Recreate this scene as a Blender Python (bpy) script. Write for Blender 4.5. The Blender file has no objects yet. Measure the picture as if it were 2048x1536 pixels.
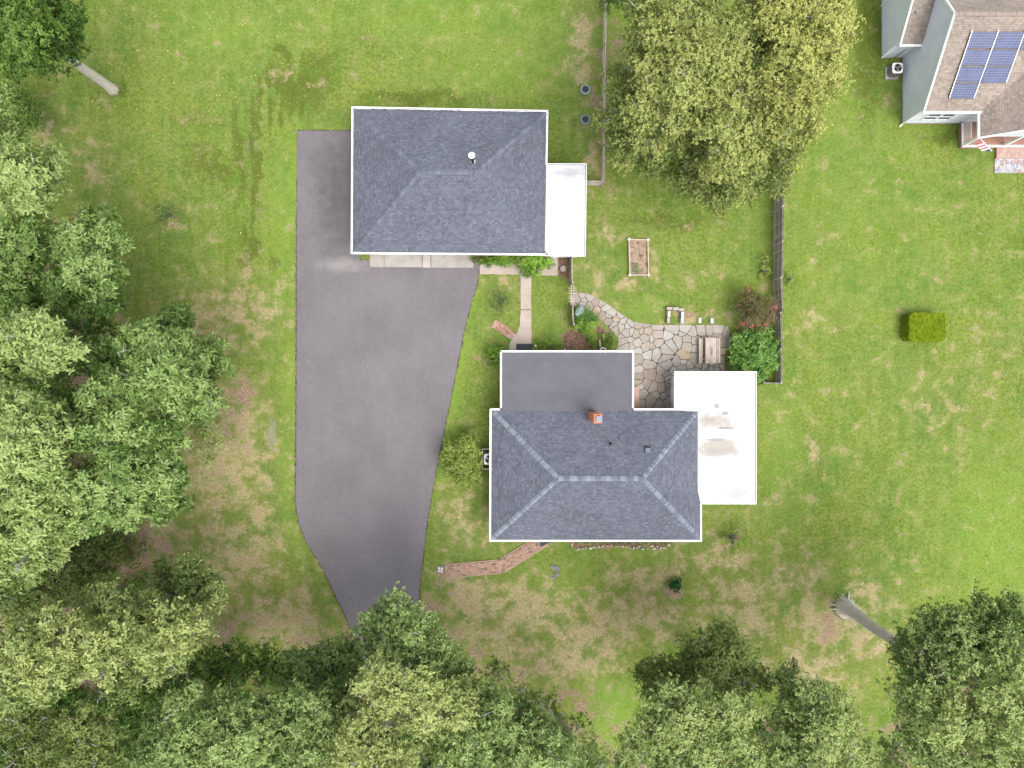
import bpy, math, random
import numpy as np
from mathutils import Vector, Matrix
S = bpy.context.scene
R = math.radians
# ------------------------------------------------------------------ camera
H = 50.0                 # drone height
PPM = 27.5               # photo pixels (2048 wide) per metre on the ground
cam = bpy.data.cameras.new('camera'); camo = bpy.data.objects.new('camera', cam)
S.collection.objects.link(camo); S.camera = camo
cam.sensor_width = 36; cam.lens = 36 * H / (2048 / PPM); cam.clip_end = 3000
camo.location = (0, 0, H); camo.rotation_euler = (0, 0, 0)
# ------------------------------------------------------------------ world, sun, exposure
SUN_EL, SUN_AZ = 66, 140          # azimuth clockwise from north (+Y)
w = bpy.data.worlds.new('World'); S.world = w; w.use_nodes = True
nt = w.node_tree; bg = nt.nodes['Background']
sky = nt.nodes.new('ShaderNodeTexSky'); sky.sky_type = 'NISHITA'; sky.sun_disc = False
sky.sun_elevation = R(SUN_EL); sky.sun_rotation = R(SUN_AZ); sky.air_density = 1.0; sky.dust_density = 4.0; sky.ozone_density = 1.0
hs = nt.nodes.new('ShaderNodeHueSaturation'); hs.inputs['Saturation'].default_value = 0.32
nt.links.new(sky.outputs[0], hs.inputs['Color']); nt.links.new(hs.outputs[0], bg.inputs[0]); bg.inputs[1].default_value = 0.15
sl = bpy.data.lights.new('sun', 'SUN'); sl.energy = 1.25; sl.angle = R(42); sl.color = (1.0, 0.95, 0.88)
so = bpy.data.objects.new('sun', sl); S.collection.objects.link(so)
sd = Vector((math.sin(R(SUN_AZ)) * math.cos(R(SUN_EL)), math.cos(R(SUN_AZ)) * math.cos(R(SUN_EL)), math.sin(R(SUN_EL))))
so.rotation_euler = sd.to_track_quat('Z', 'Y').to_euler(); so.location = (0, 0, 60)
S.view_settings.view_transform = 'Standard'; S.view_settings.look = 'None'
S.view_settings.gamma = 1; S.view_settings.exposure = 1.32
S.cycles.max_bounces = 6; S.cycles.diffuse_bounces = 3; S.cycles.transmission_bounces = 3
# ------------------------------------------------------------------ helpers
def W(px, py, z=0.0):
    k = (H - z) / H / PPM
    return Vector(((px - 1024) * k, (768 - py) * k, z))
def G(px, py, z=0.0):            # plan position given on the ground, height added
    return Vector(((px - 1024) / PPM, (768 - py) / PPM, z))
def M(px, z=0.0): return px * (H - z) / H / PPM
rng = np.random.default_rng(7); random.seed(7)
def tag(o, label=None, cat=None, group=None, kind=None):
    if label: o['label'] = label
    if cat: o['category'] = cat
    if group: o['group'] = group
    if kind: o['kind'] = kind
    return o
def empty(name, loc=(0, 0, 0), label=None, cat=None, group=None):
    o = bpy.data.objects.new(name, None); S.collection.objects.link(o); o.location = loc
    o.empty_display_size = 0.3
    return tag(o, label, cat, group)
class MB:
    def __init__(s): s.v = []; s.f = []; s.uv = []; s.t = []; s.hasuv = False
    def face(s, pts, uv=None, tone=0.5):
        b = len(s.v); s.v += [tuple(p) for p in pts]; s.f.append(tuple(range(b, b + len(pts))))
        if uv: s.hasuv = True
        s.uv += (uv if uv else [(p[0], p[1]) for p in pts]); s.t.append(tone)
    def poly(s, v, f, tone=0.5):
        for q in f: s.face([v[i] for i in q], None, tone)
    def box(s, c, d, rz=0, tone=0.5, taper=1.0, ax=None):
        c = Vector(c); hx, hy, hz = d[0] / 2, d[1] / 2, d[2] / 2
        m = Matrix.Rotation(rz, 3, 'Z') if ax is None else ax
        P = [c + m @ Vector((x * hx * (taper if z > 0 else 1), y * hy * (taper if z > 0 else 1), z * hz)) for z in (-1, 1) for y in (-1, 1) for x in (-1, 1)]
        for q in ((0, 2, 3, 1), (4, 5, 7, 6), (0, 1, 5, 4), (2, 6, 7, 3), (0, 4, 6, 2), (1, 3, 7, 5)):
            s.face([P[i] for i in q], None, tone)
    def bar(s, a, b, wd, ht, tone=0.5):
        a, b = Vector(a), Vector(b); d = b - a; L = d.length; x = d.normalized()
        up = Vector((0, 0, 1)) if abs(x.z) < .95 else Vector((0, 1, 0))
        y = up.cross(x).normalized(); z = x.cross(y)
        s.box((a + b) / 2, (L, wd, ht), tone=tone, ax=Matrix((x, y, z)).transposed())
    def prism(s, pts, z0, z1, tone=0.5, sides=True):
        if sum(pts[i][0] * pts[(i + 1) % len(pts)][1] - pts[(i + 1) % len(pts)][0] * pts[i][1] for i in range(len(pts))) < 0: pts = pts[::-1]
        s.face([(p[0], p[1], z1) for p in pts], None, tone)
        n = len(pts)
        if sides:
            for i in range(n):
                a, b = pts[i], pts[(i + 1) % n]
                s.face([(a[0], a[1], z0), (b[0], b[1], z0), (b[0], b[1], z1), (a[0], a[1], z1)], None, tone)
    def tube(s, pts, rad, n=8, tone=0.5, cap=True, wob=0.0):
        pts = [Vector(p) for p in pts]; rings = []
        for i, p in enumerate(pts):
            d = (pts[min(i + 1, len(pts) - 1)] - pts[max(i - 1, 0)]).normalized()
            up = Vector((1, 0, 0)) if abs(d.x) < .9 else Vector((0, 1, 0))
            u = d.cross(up).normalized(); v = d.cross(u)
            r = rad[i]
            rings.append([p + (u * math.cos(2 * math.pi * k / n) + v * math.sin(2 * math.pi * k / n)) * r * (1 + wob * math.sin(k * 2.7 + i * .4)) for k in range(n)])
        for i in range(len(pts) - 1):
            for k in range(n):
                s.face([rings[i][k], rings[i][(k + 1) % n], rings[i + 1][(k + 1) % n], rings[i + 1][k]][::-1], None, tone)
        if cap:
            s.face(rings[-1][::-1], None, tone); s.face(rings[0], None, tone)
    def lathe(s, c, prof, n=24, tone=0.5, sq=0):
        c = Vector(c); rings = [[c + Vector((r * math.cos(2 * math.pi * k / n), r * math.sin(2 * math.pi * k / n), z)) for k in range(n)] for r, z in prof]
        for i in range(len(prof) - 1):
            for k in range(n): s.face([rings[i][k], rings[i][(k + 1) % n], rings[i + 1][(k + 1) % n], rings[i + 1][k]], None, tone)
        s.face(rings[-1], None, tone)
    def build(s, name, m, parent=None, smooth=False, bevel=0, merge=False):
        me = bpy.data.meshes.new(name); me.from_pydata(s.v, [], s.f)
        if s.hasuv:
            l = me.uv_layers.new(name='UVMap'); l.data.foreach_set('uv', np.array(s.uv, 'f').ravel())
        a = me.attributes.new('tone', 'FLOAT', 'FACE'); a.data.foreach_set('value', np.array(s.t, 'f'))
        me.materials.append(m); me.validate()
        if merge or bevel:
            import bmesh
            bm = bmesh.new(); bm.from_mesh(me); bmesh.ops.remove_doubles(bm, verts=bm.verts, dist=1e-4); bm.to_mesh(me); bm.free()
        if smooth: me.polygons.foreach_set('use_smooth', [True] * len(me.polygons))
        o = bpy.data.objects.new(name, me); S.collection.objects.link(o)
        if bevel:
            b = o.modifiers.new('bevel', 'BEVEL'); b.width = bevel; b.segments = 2; b.limit_method = 'ANGLE'
        if parent is not None:
            o.parent = parent; o.matrix_parent_inverse = Matrix.Translation(-Vector(parent_world(parent)))
        return o
def parent_world(p):
    return Vector(p.location) if p.type == 'EMPTY' else Vector((0, 0, 0))
# numpy value noise
def vnoise(x, y, seed=0):
    xi = np.floor(x).astype(np.int64); yi = np.floor(y).astype(np.int64); fx = x - xi; fy = y - yi
    fx = fx * fx * (3 - 2 * fx); fy = fy * fy * (3 - 2 * fy)
    def h(a, b):
        n = (a * 374761393 + b * 668265263 + seed * 974634777) & 0xffffffff
        n = ((n ^ (n >> 13)) * 1274126177) & 0xffffffff
        return ((n ^ (n >> 16)) & 0xffff) / 65535.0
    return (h(xi, yi) * (1 - fx) + h(xi + 1, yi) * fx) * (1 - fy) + (h(xi, yi + 1) * (1 - fx) + h(xi + 1, yi + 1) * fx) * fy
def fbm(x, y, seed=0, o=4):
    r = 0; a = .5
    for i in range(o): r = r + a * vnoise(x * 2 ** i, y * 2 ** i, seed + i * 17); a *= .5
    return r / (1 - .5 ** o)
# ------------------------------------------------------------------ materials
class N:
    def __init__(s, name):
        s.m = bpy.data.materials.new(name); s.m.use_nodes = True; s.t = s.m.node_tree
        s.b = s.t.nodes['Principled BSDF']; s.b.inputs['Roughness'].default_value = .85
        s.b.inputs['Specular IOR Level'].default_value = .3
        s.g = s.t.nodes.new('ShaderNodeNewGeometry'); s.pos = s.g.outputs['Position']
    def lk(s, a, b): s.t.links.new(a, b)
    def setin(s, n, i, v):
        if hasattr(v, 'links'): s.lk(v, n.inputs[i])
        else: n.inputs[i].default_value = v
    def math(s, op, a, b=0.0, c=None, clamp=False):
        n = s.t.nodes.new('ShaderNodeMath'); n.operation = op; n.use_clamp = clamp
        s.setin(n, 0, a); s.setin(n, 1, b)
        if c is not None: s.setin(n, 2, c)
        return n.outputs[0]
    def noise(s, sc, det=3, rough=.55, vec=None, dist=0):
        n = s.t.nodes.new('ShaderNodeTexNoise'); n.inputs['Scale'].default_value = sc; n.inputs['Detail'].default_value = det
        n.inputs['Roughness'].default_value = rough; n.inputs['Distortion'].default_value = dist
        s.lk(vec or s.pos, n.inputs['Vector']); return n.outputs['Fac']
    def mapv(s, scale=(1, 1, 1), rot=(0, 0, 0), vec=None, loc=(0, 0, 0)):
        n = s.t.nodes.new('ShaderNodeMapping'); n.inputs['Scale'].default_value = scale; n.inputs['Rotation'].default_value = rot
        n.inputs['Location'].default_value = loc
        s.lk(vec or s.pos, n.inputs['Vector']); return n.outputs[0]
    def rng(s, v, a, b, c=0.0, d=1.0):
        n = s.t.nodes.new('ShaderNodeMapRange'); s.lk(v, n.inputs[0])
        for i, q in enumerate((a, b, c, d)): n.inputs[i + 1].default_value = q
        return n.outputs[0]
    def mix(s, f, a, b, mode='MIX'):
        n = s.t.nodes.new('ShaderNodeMix'); n.data_type = 'RGBA'; n.blend_type = mode
        s.setin(n, 0, f)
        for i, q in ((6, a), (7, b)):
            if isinstance(q, (tuple, list)): n.inputs[i].default_value = (*q[:3], 1)
            else: s.lk(q, n.inputs[i])
        return n.outputs[2]
    def scale(s, col, v):      # multiply colour by scalar
        n = s.t.nodes.new('ShaderNodeVectorMath'); n.operation = 'SCALE'
        if isinstance(col, (tuple, list)): n.inputs[0].default_value = col[:3]
        else: s.lk(col, n.inputs[0])
        s.setin(n, 3, v); return n.outputs[0]
    def attr(s, name, out='Fac'):
        n = s.t.nodes.new('ShaderNodeAttribute'); n.attribute_name = name; return n.outputs[out]
    def blob(s, px, py, rx, ry, z=0, soft=.6):   # 1 inside an ellipse on the surface, soft ragged edge
        c = W(px, py, z); k = (H - z) / H / PPM
        m = s.mapv((1 / (rx * k), 1 / (ry * k), 0), loc=(-c.x / (rx * k), -c.y / (ry * k), 0))
        n = s.t.nodes.new('ShaderNodeVectorMath'); n.operation = 'LENGTH'; s.lk(m, n.inputs[0])
        d = s.math('ADD', n.outputs['Value'], s.math('MULTIPLY', s.math('SUBTRACT', s.noise(1.6, 4), .5), 1.3))
        return s.rng(d, 1.0, 1.0 - soft)
    def bump(s, h, strength=.4, dist=.02):
        n = s.t.nodes.new('ShaderNodeBump'); n.inputs['Strength'].default_value = strength; n.inputs['Distance'].default_value = dist
        s.lk(h, n.inputs['Height']); s.lk(n.outputs[0], s.b.inputs['Normal'])
    def out(s, col, rough=None):
        if isinstance(col, (tuple, list)): s.b.inputs['Base Color'].default_value = (*col[:3], 1)
        else: s.lk(col, s.b.inputs['Base Color'])
        if rough is not None: s.b.inputs['Roughness'].default_value = rough
        return s.m
def plain(name, col, rough=.8, var=.18, sc=3.0, fine=30, bump=.2, tone=0.0, metal=0):
    n = N(name); a = n.noise(sc, 4); b = n.noise(fine, 2)
    v = n.math('ADD', n.rng(a, .3, .7, 1 - var, 1 + var), n.rng(b, .3, .7, -var * .5, var * .5))
    if tone: v = n.math('MULTIPLY', v, n.rng(n.attr('tone'), 0, 1, 1 - tone, 1 + tone))
    n.b.inputs['Metallic'].default_value = metal
    if bump: n.bump(b, bump, .01)
    return n.out(n.scale(col, v), rough)
MT = {}
def shingles(name, c1, c2, tint, rowh=.143, bw=.30):
    n = N(name); uv = n.t.nodes.new('ShaderNodeUVMap').outputs[0]
    br = n.t.nodes.new('ShaderNodeTexBrick'); n.lk(uv, br.inputs['Vector'])
    br.inputs['Color1'].default_value = (*c1, 1); br.inputs['Color2'].default_value = (*c2, 1)
    br.inputs['Mortar'].default_value = (c1[0] * .62, c1[1] * .62, c1[2] * .62, 1)
    br.inputs['Scale'].default_value = 1; br.inputs['Mortar Size'].default_value = .011; br.inputs['Mortar Smooth'].default_value = .3
    br.inputs['Bias'].default_value = 0; br.inputs['Brick Width'].default_value = bw; br.inputs['Row Height'].default_value = rowh
    br.offset = .37; br.offset_frequency = 3; br.squash = .7; br.squash_frequency = 2
    b2 = n.t.nodes.new('ShaderNodeTexBrick'); n.lk(n.mapv(loc=(3.1, 0.0, 0), vec=uv), b2.inputs['Vector'])
    b2.inputs['Color1'].default_value = (.79, .79, .79, 1); b2.inputs['Color2'].default_value = (1.17, 1.17, 1.17, 1); b2.inputs['Mortar'].default_value = (1, 1, 1, 1)
    b2.inputs['Scale'].default_value = 1; b2.inputs['Mortar Size'].default_value = 0; b2.inputs['Brick Width'].default_value = bw * .63; b2.inputs['Row Height'].default_value = rowh
    b2.offset = .61; b2.offset_frequency = 5; b2.squash = 1.4; b2.squash_frequency = 3
    c = n.mix(1.0, br.outputs['Color'], b2.outputs['Color'], 'MULTIPLY')
    big = n.noise(.35, 4); c = n.scale(c, n.rng(big, .3, .7, .88, 1.12))
    c = n.mix(n.rng(n.noise(.8, 3), .4, .8, 0, .5), c, tint)
    c = n.scale(c, n.rng(n.noise(60, 2), .2, .8, .8, 1.2))
    n.bump(n.math('ADD', br.outputs['Fac'], 0), -.5, .01)
    return n.out(c, .9)
MT['shingle'] = shingles('dark grey shingles', (.074, .081, .104), (.100, .109, .135), (.087, .095, .119))
MT['shingle_brown'] = shingles('brown shingles', (.200, .165, .138), (.232, .196, .168), (.215, .180, .152))
MT['ridge'] = plain('ridge shingles', (.128, .142, .170), .9, .06, 2, 50, .3, tone=.32)
MT['ridge_dark'] = plain('ridge shingles dark', (.088, .096, .120), .9, .1, 2, 50, .3, tone=.2)
MT['white'] = plain('white painted metal', (.80, .80, .82), .5, .04, 1.5, 30, .0)
MT['trim'] = plain('white vinyl trim', (.72, .72, .75), .5, .06, 1.5, 30, .0)
MT['brick_wall'] = N('red brick wall')
def brickmat(name, c1, c2, mortar, bw=.2, rh=.075, vec='gen'):
    n = N(name); tc = n.t.nodes.new('ShaderNodeTexCoord'); 
    sp = n.t.nodes.new('ShaderNodeSeparateXYZ'); n.lk(n.pos, sp.inputs[0]); cb = n.t.nodes.new('ShaderNodeCombineXYZ')
    n.lk(n.math('ADD', sp.outputs[0], sp.outputs[1]), cb.inputs[0]); n.lk(sp.outputs[2], cb.inputs[1])
    br = n.t.nodes.new('ShaderNodeTexBrick'); n.lk(cb.outputs[0], br.inputs['Vector'])
    for k, c in (('Color1', c1), ('Color2', c2), ('Mortar', mortar)): br.inputs[k].default_value = (*c, 1)
    br.inputs['Scale'].default_value = 1; br.inputs['Mortar Size'].default_value = .003; br.inputs['Brick Width'].default_value = bw; br.inputs['Row Height'].default_value = rh
    return n.out(n.scale(br.outputs[0], n.rng(n.noise(20), .2, .8, .8, 1.2)), .9)
MT['brick_wall'] = brickmat('red brick wall', (.33, .13, .08), (.42, .17, .10), (.35, .30, .26))
MT['chimney'] = brickmat('orange chimney brick', (.50, .15, .07), (.58, .19, .09), (.5, .36, .28))
# flat roofs
n = N('grey membrane roof'); v = n.noise(.9, 5, .6); st = n.noise(1, 3, vec=n.mapv((.3, 6, 1)))
c = n.scale((.076, .077, .090), n.math('MULTIPLY', n.rng(v, .3, .7, .88, 1.12), n.rng(st, .3, .7, .985, 1.015)))
c = n.mix(n.blob(1185, 822, 26, 8, 2.8), c, (.06, .05, .055))  # chimney's shade painted into the membrane as a darker patch
sp = n.t.nodes.new('ShaderNodeSeparateXYZ'); n.lk(n.pos, sp.inputs[0])
fr = n.math('FRACT', n.math('DIVIDE', sp.outputs[1], .92)); seam = n.rng(n.math('ABSOLUTE', n.math('SUBTRACT', fr, .5)), .47, .5)
c = n.scale(c, n.rng(seam, 0, 1, 1, 1.06)); MT['membrane'] = n.out(c, .75)
n = N('white membrane roof'); v = n.noise(1.2, 5)
c = n.scale((.42, .42, .43), n.rng(v, .28, .72, .80, 1.10))
sp = n.t.nodes.new('ShaderNodeSeparateXYZ'); n.lk(n.pos, sp.inputs[0]); fr = n.math('FRACT', n.math('DIVIDE', sp.outputs[1], 2.9)); c = n.scale(c, n.rng(n.math('ABSOLUTE', n.math('SUBTRACT', fr, .5)), .488, .5, 1, .72))
for (px, py, rx, ry, col, f) in ((1428, 842, 50, 20, (.235, .22, .19), .85), (1437, 893, 50, 22, (.235, .215, .185), .85), (1420, 840, 14, 8, (.23, .185, .145), .6),
        (1470, 985, 38, 18, (.26, .26, .28), .7), (1440, 905, 45, 12, (.22, .205, .18), .6), (1433, 812, 8, 6, (.12, .12, .12), .7), (1450, 826, 9, 5, (.12, .12, .12), .7), (1130, 345, 36, 12, (.28, .285, .30), .7), (1450, 856, 26, 2.2, (.14, .14, .14), .9), (1425, 879, 22, 3, (.16, .16, .17), .6)):
    c = n.mix(n.math('MULTIPLY', n.blob(px, py, rx, ry, 2.7, .5), f), c, col)
c = n.mix(n.rng(n.noise(9, 3), .72, .80), c, (.3, .3, .32))
MT['white_roof'] = n.out(c, .6)
# asphalt
n = N('asphalt'); a = n.noise(.25, 5, .6); b = n.noise(3, 4); f = n.noise(45, 2, .7)
c = n.scale((.115, .106, .114), n.rng(a, .3, .7, .86, 1.12))
c = n.scale(c, n.math('MULTIPLY', n.rng(b, .3, .7, .95, 1.05), n.rng(f, .25, .75, .84, 1.16)))
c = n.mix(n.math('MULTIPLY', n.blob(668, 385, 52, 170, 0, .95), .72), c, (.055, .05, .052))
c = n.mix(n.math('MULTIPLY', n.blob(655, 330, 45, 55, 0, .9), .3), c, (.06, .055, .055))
c = n.mix(n.math('MULTIPLY', n.blob(684, 530, 66, 20, 0, .9), .7), c, (.21, .20, .19))

c = n.mix(n.math('MULTIPLY', n.rng(n.noise(.6, 2, vec=n.mapv((2.2, .25, 1))), .5, .75), .18), c, (.15, .145, .16))
cr = n.noise(.35, 6, .5, dist=.6); crk = n.rng(n.math('ABSOLUTE', n.math('SUBTRACT', cr, .5)), .0015, .0, 0, .35)
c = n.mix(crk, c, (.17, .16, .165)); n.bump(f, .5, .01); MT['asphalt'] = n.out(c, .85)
def concrete(name, col):
    n = N(name); c = n.scale(col, n.math('MULTIPLY', n.rng(n.noise(1.2, 5), .3, .7, .86, 1.12), n.rng(n.noise(40, 2), .3, .7, .92, 1.08)))
    c = n.mix(n.math('MULTIPLY', n.rng(n.noise(2.5, 4), .58, .7), .35), c, (col[0] * .55, col[1] * .5, col[2] * .42))
    c = n.scale(c, n.rng(n.attr('tone'), 0, 1, .85, 1.15)); return n.out(c, .85)
MT['concrete'] = concrete('concrete apron', (.285, .268, .248)); MT['walk'] = concrete('concrete walk', (.290, .245, .210))
def multitone(name, stops, rough=.85, var=.15, fine=25):
    n = N(name); cr = n.t.nodes.new('ShaderNodeValToRGB'); cr.color_ramp.interpolation = 'LINEAR'
    e = cr.color_ramp.elements
    while len(e) < len(stops): e.new(.5)
    for i, c in enumerate(stops): e[i].position = i / (len(stops) - 1); e[i].color = (*c, 1)
    n.lk(n.attr('tone'), cr.inputs[0])
    c = n.scale(cr.outputs[0], n.math('MULTIPLY', n.rng(n.noise(3, 4), .3, .7, 1 - var, 1 + var), n.rng(n.noise(fine, 2), .3, .7, 1 - var * .6, 1 + var * .6)))
    n.bump(n.noise(fine, 3), .3, .01); return n.out(c, rough)
MT['flag'] = multitone('flagstone', [(.19, .16, .13), (.215, .185, .15), (.235, .205, .17), (.245, .228, .20), (.275, .265, .245), (.27, .195, .12)], .8, .13)
MT['brick_path'] = multitone('path brick', [(.16, .10, .08), (.25, .155, .115), (.32, .215, .155), (.31, .225, .17)], .9, .12)
MT['brick_pink'] = multitone('pink brick', [(.20, .10, .08), (.32, .165, .135), (.36, .26, .22)], .9, .12)
MT['rock'] = multitone('edging rock', [(.17, .18, .19), (.27, .27, .26), (.35, .32, .26), (.42, .38, .32), (.36, .22, .13)], .85, .12)
MT['pavers'] = multitone('mixed pavers', [(.21, .21, .25), (.33, .33, .34), (.36, .34, .32), (.30, .18, .16), (.25, .23, .27), (.38, .38, .38)], .85, .1)
MT['oldwood'] = multitone('weathered wood', [(.16, .135, .12), (.25, .22, .20), (.33, .30, .275), (.40, .37, .34)], .9, .2, 30)
MT['palewood'] = multitone('bleached wood', [(.20, .165, .14), (.27, .23, .19), (.33, .29, .25)], .9, .15, 30)
MT['cream'] = plain('cream timber', (.36, .28, .22), .8, .1)
MT['soil'] = plain('garden soil', (.17, .115, .085), .95, .35, 2.5, 14, .6)
MT['mulch'] = plain('brown mulch', (.125, .078, .052), .95, .6, 5, 16, .8)
MT['joint'] = plain('joint soil', (.062, .046, .034), .95, .3, 6, 22, .3)
MT['dark'] = plain('black plastic', (.02, .02, .023), .6, .1)
MT['mat'] = plain('rubber mat', (.035, .037, .047), .8, .1)
MT['siding'] = N('x')
def siding(name, col):
    n = N(name); sp = n.t.nodes.new('ShaderNodeSeparateXYZ'); n.lk(n.pos, sp.inputs[0])
    fr = n.math('FRACT', n.math('DIVIDE', sp.outputs[2], .115))
    v = n.math('MULTIPLY', n.rng(fr, 0, .22, .62, 1), n.rng(n.noise(.8, 4), .3, .7, .93, 1.07))
    c = n.mix(n.math('MULTIPLY', n.rng(n.noise(.5, 3), .5, .75), .3), n.scale(col, v), (.56, .58, .59)); return n.out(c, .6)
MT['siding'] = siding('blue grey siding', (.62, .65, .71))
MT['window'] = plain('window glass', (.10, .115, .14), .12, .1)
MT['metal'] = plain('galvanised metal', (.30, .31, .30), .45, .1, metal=.3)
MT['bronze'] = plain('grey louvre metal', (.19, .19, .185), .5, .1)
MT['cap_blue'] = plain('blue grey cap', (.13, .17, .22), .4, .08)
MT['lid'] = plain('green plastic riser', (.15, .185, .185), .6, .1)
MT['lid2'] = plain('pale green riser', (.20, .25, .24), .6, .1)
MT['deckred'] = plain('red brown deck boards', (.30, .165, .125), .7, .12, 2)
n = N('solar cells'); uv = n.t.nodes.new('ShaderNodeUVMap').outputs[0]
sp = n.t.nodes.new('ShaderNodeSeparateXYZ'); n.lk(uv, sp.inputs[0])
def grid(s, k, wd): fr = n.math('FRACT', n.math('MULTIPLY', s, k)); return n.math('GREATER_THAN', n.math('ABSOLUTE', n.math('SUBTRACT', fr, .5)), .5 - wd)
g = n.math('MAXIMUM', grid(sp.outputs[0], 10, .09), grid(sp.outputs[1], 6, .09))
c = n.mix(g, n.scale((.040, .055, .125), n.rng(n.noise(1.2), .3, .7, .7, 1.3)), (.13, .14, .20)); MT['solar'] = n.out(c, .25)
def bark(name, c1, c2, sc=(6, 6, 1.0), moss=None):
    n = N(name); f = n.noise(2.5, 5, .65, vec=n.mapv(sc)); v = n.rng(f, .3, .7)
    c = n.mix(v, c1, c2); c = n.scale(c, n.rng(n.noise(30, 2), .2, .8, .8, 1.2))
    if moss:
        c = n.mix(n.math('MULTIPLY', n.rng(n.noise(3, 4), .5, .62), .5), c, moss)
        sp = n.t.nodes.new('ShaderNodeSeparateXYZ'); n.lk(n.pos, sp.inputs[0])     # mossy foot of the trunk
        c = n.mix(n.math('MULTIPLY', n.rng(n.math('ADD', sp.outputs[2], n.math('MULTIPLY', n.noise(4, 3), .8)), 1.1, .5), .7), c, n.mix(n.rng(n.noise(9, 3), .4, .6), (.16, .17, .06), (.42, .42, .26)))
    n.bump(f, .9, .05); return n.out(c, .9)
MT['bark'] = bark('grey bark', (.12, .10, .095), (.21, .185, .18))
MT['bark_pale'] = bark('pale lichen bark', (.38, .335, .30), (.60, .545, .50), sc=(8, 8, .8), moss=(.44, .43, .28))
n = N('branch bark'); MT['branch'] = n.out(n.mix(n.attr('tone'), n.mix(n.rng(n.noise(5, 4), .3, .7), (.13, .11, .10), (.22, .20, .185)), (.34, .32, .30)), .9)
MT['twig'] = plain('pale twigs', (.33, .31, .29), .8, .2)
def foliage(name, dark, mid, light, trans=.25, tip=None, spec=.18):
    n = N(name); cr = n.t.nodes.new('ShaderNodeValToRGB'); e = cr.color_ramp.elements; e.new(.5)
    for i, c in enumerate((dark, mid, light)): e[i].position = (.12, .5, .9)[i]; e[i].color = (*c, 1)
    n.lk(n.attr('tone'), cr.inputs[0]); c = cr.outputs[0]
    n.out(c, .5); n.b.inputs['Specular IOR Level'].default_value = spec
    tr = n.t.nodes.new('ShaderNodeBsdfTranslucent'); n.lk(n.mix(1.0, c, (1.25, 1.35, .6), 'MULTIPLY'), tr.inputs[0])
    mx = n.t.nodes.new('ShaderNodeMixShader'); mx.inputs[0].default_value = trans
    n.lk(n.b.outputs[0], mx.inputs[1]); n.lk(tr.outputs[0], mx.inputs[2]); n.lk(mx.outputs[0], n.t.nodes['Material Output'].inputs[0])
    return n.m
F = {}
F['oak'] = foliage('oak leaves', (.045, .095, .018), (.112, .188, .044), (.225, .310, .105))
F['pale'] = foliage('pale oak leaves', (.055, .105, .020), (.135, .205, .050), (.275, .350, .125))
F['deep'] = foliage('deep green leaves', (.024, .062, .010), (.062, .122, .020), (.135, .215, .045))
F['blue'] = foliage('bluish green leaves', (.056, .112, .030), (.135, .210, .064), (.255, .335, .118))
F['yellow'] = foliage('yellow green leaves', (.060, .105, .026), (.155, .210, .064), (.305, .350, .125))
F['mist'] = foliage('grey green leaves', (.056, .108, .028), (.142, .208, .062), (.285, .350, .125))
F['olgold'] = foliage('olive gold leaves', (.055, .090, .022), (.145, .190, .050), (.300, .330, .105))
F['gold'] = foliage('golden olive leaves', (.058, .090, .021), (.158, .198, .050), (.330, .345, .105))
F['olive'] = foliage('olive leaves', (.050, .080, .018), (.105, .145, .036), (.185, .230, .070))
F['lime'] = foliage('lime shrub leaves', (.055, .120, .010), (.120, .230, .025), (.210, .360, .050))
F['hydr'] = foliage('broad shrub leaves', (.038, .095, .022), (.095, .200, .042), (.200, .330, .075))
F['hedge'] = foliage('hedge leaves', (.12, .18, .004), (.19, .265, .008), (.26, .34, .016))
F['red'] = foliage('reddish leaves', (.060, .075, .025), (.130, .110, .050), (.23, .150, .080))
F['pink'] = foliage('pink blossom', (.32, .06, .07), (.42, .11, .14), (.50, .20, .24), .15)
F['fir'] = foliage('small conifer needles', (.008, .045, .012), (.018, .075, .020), (.04, .12, .035))
F['straw'] = foliage('sedge', (.085, .125, .02), (.165, .22, .045), (.27, .33, .08))
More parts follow.
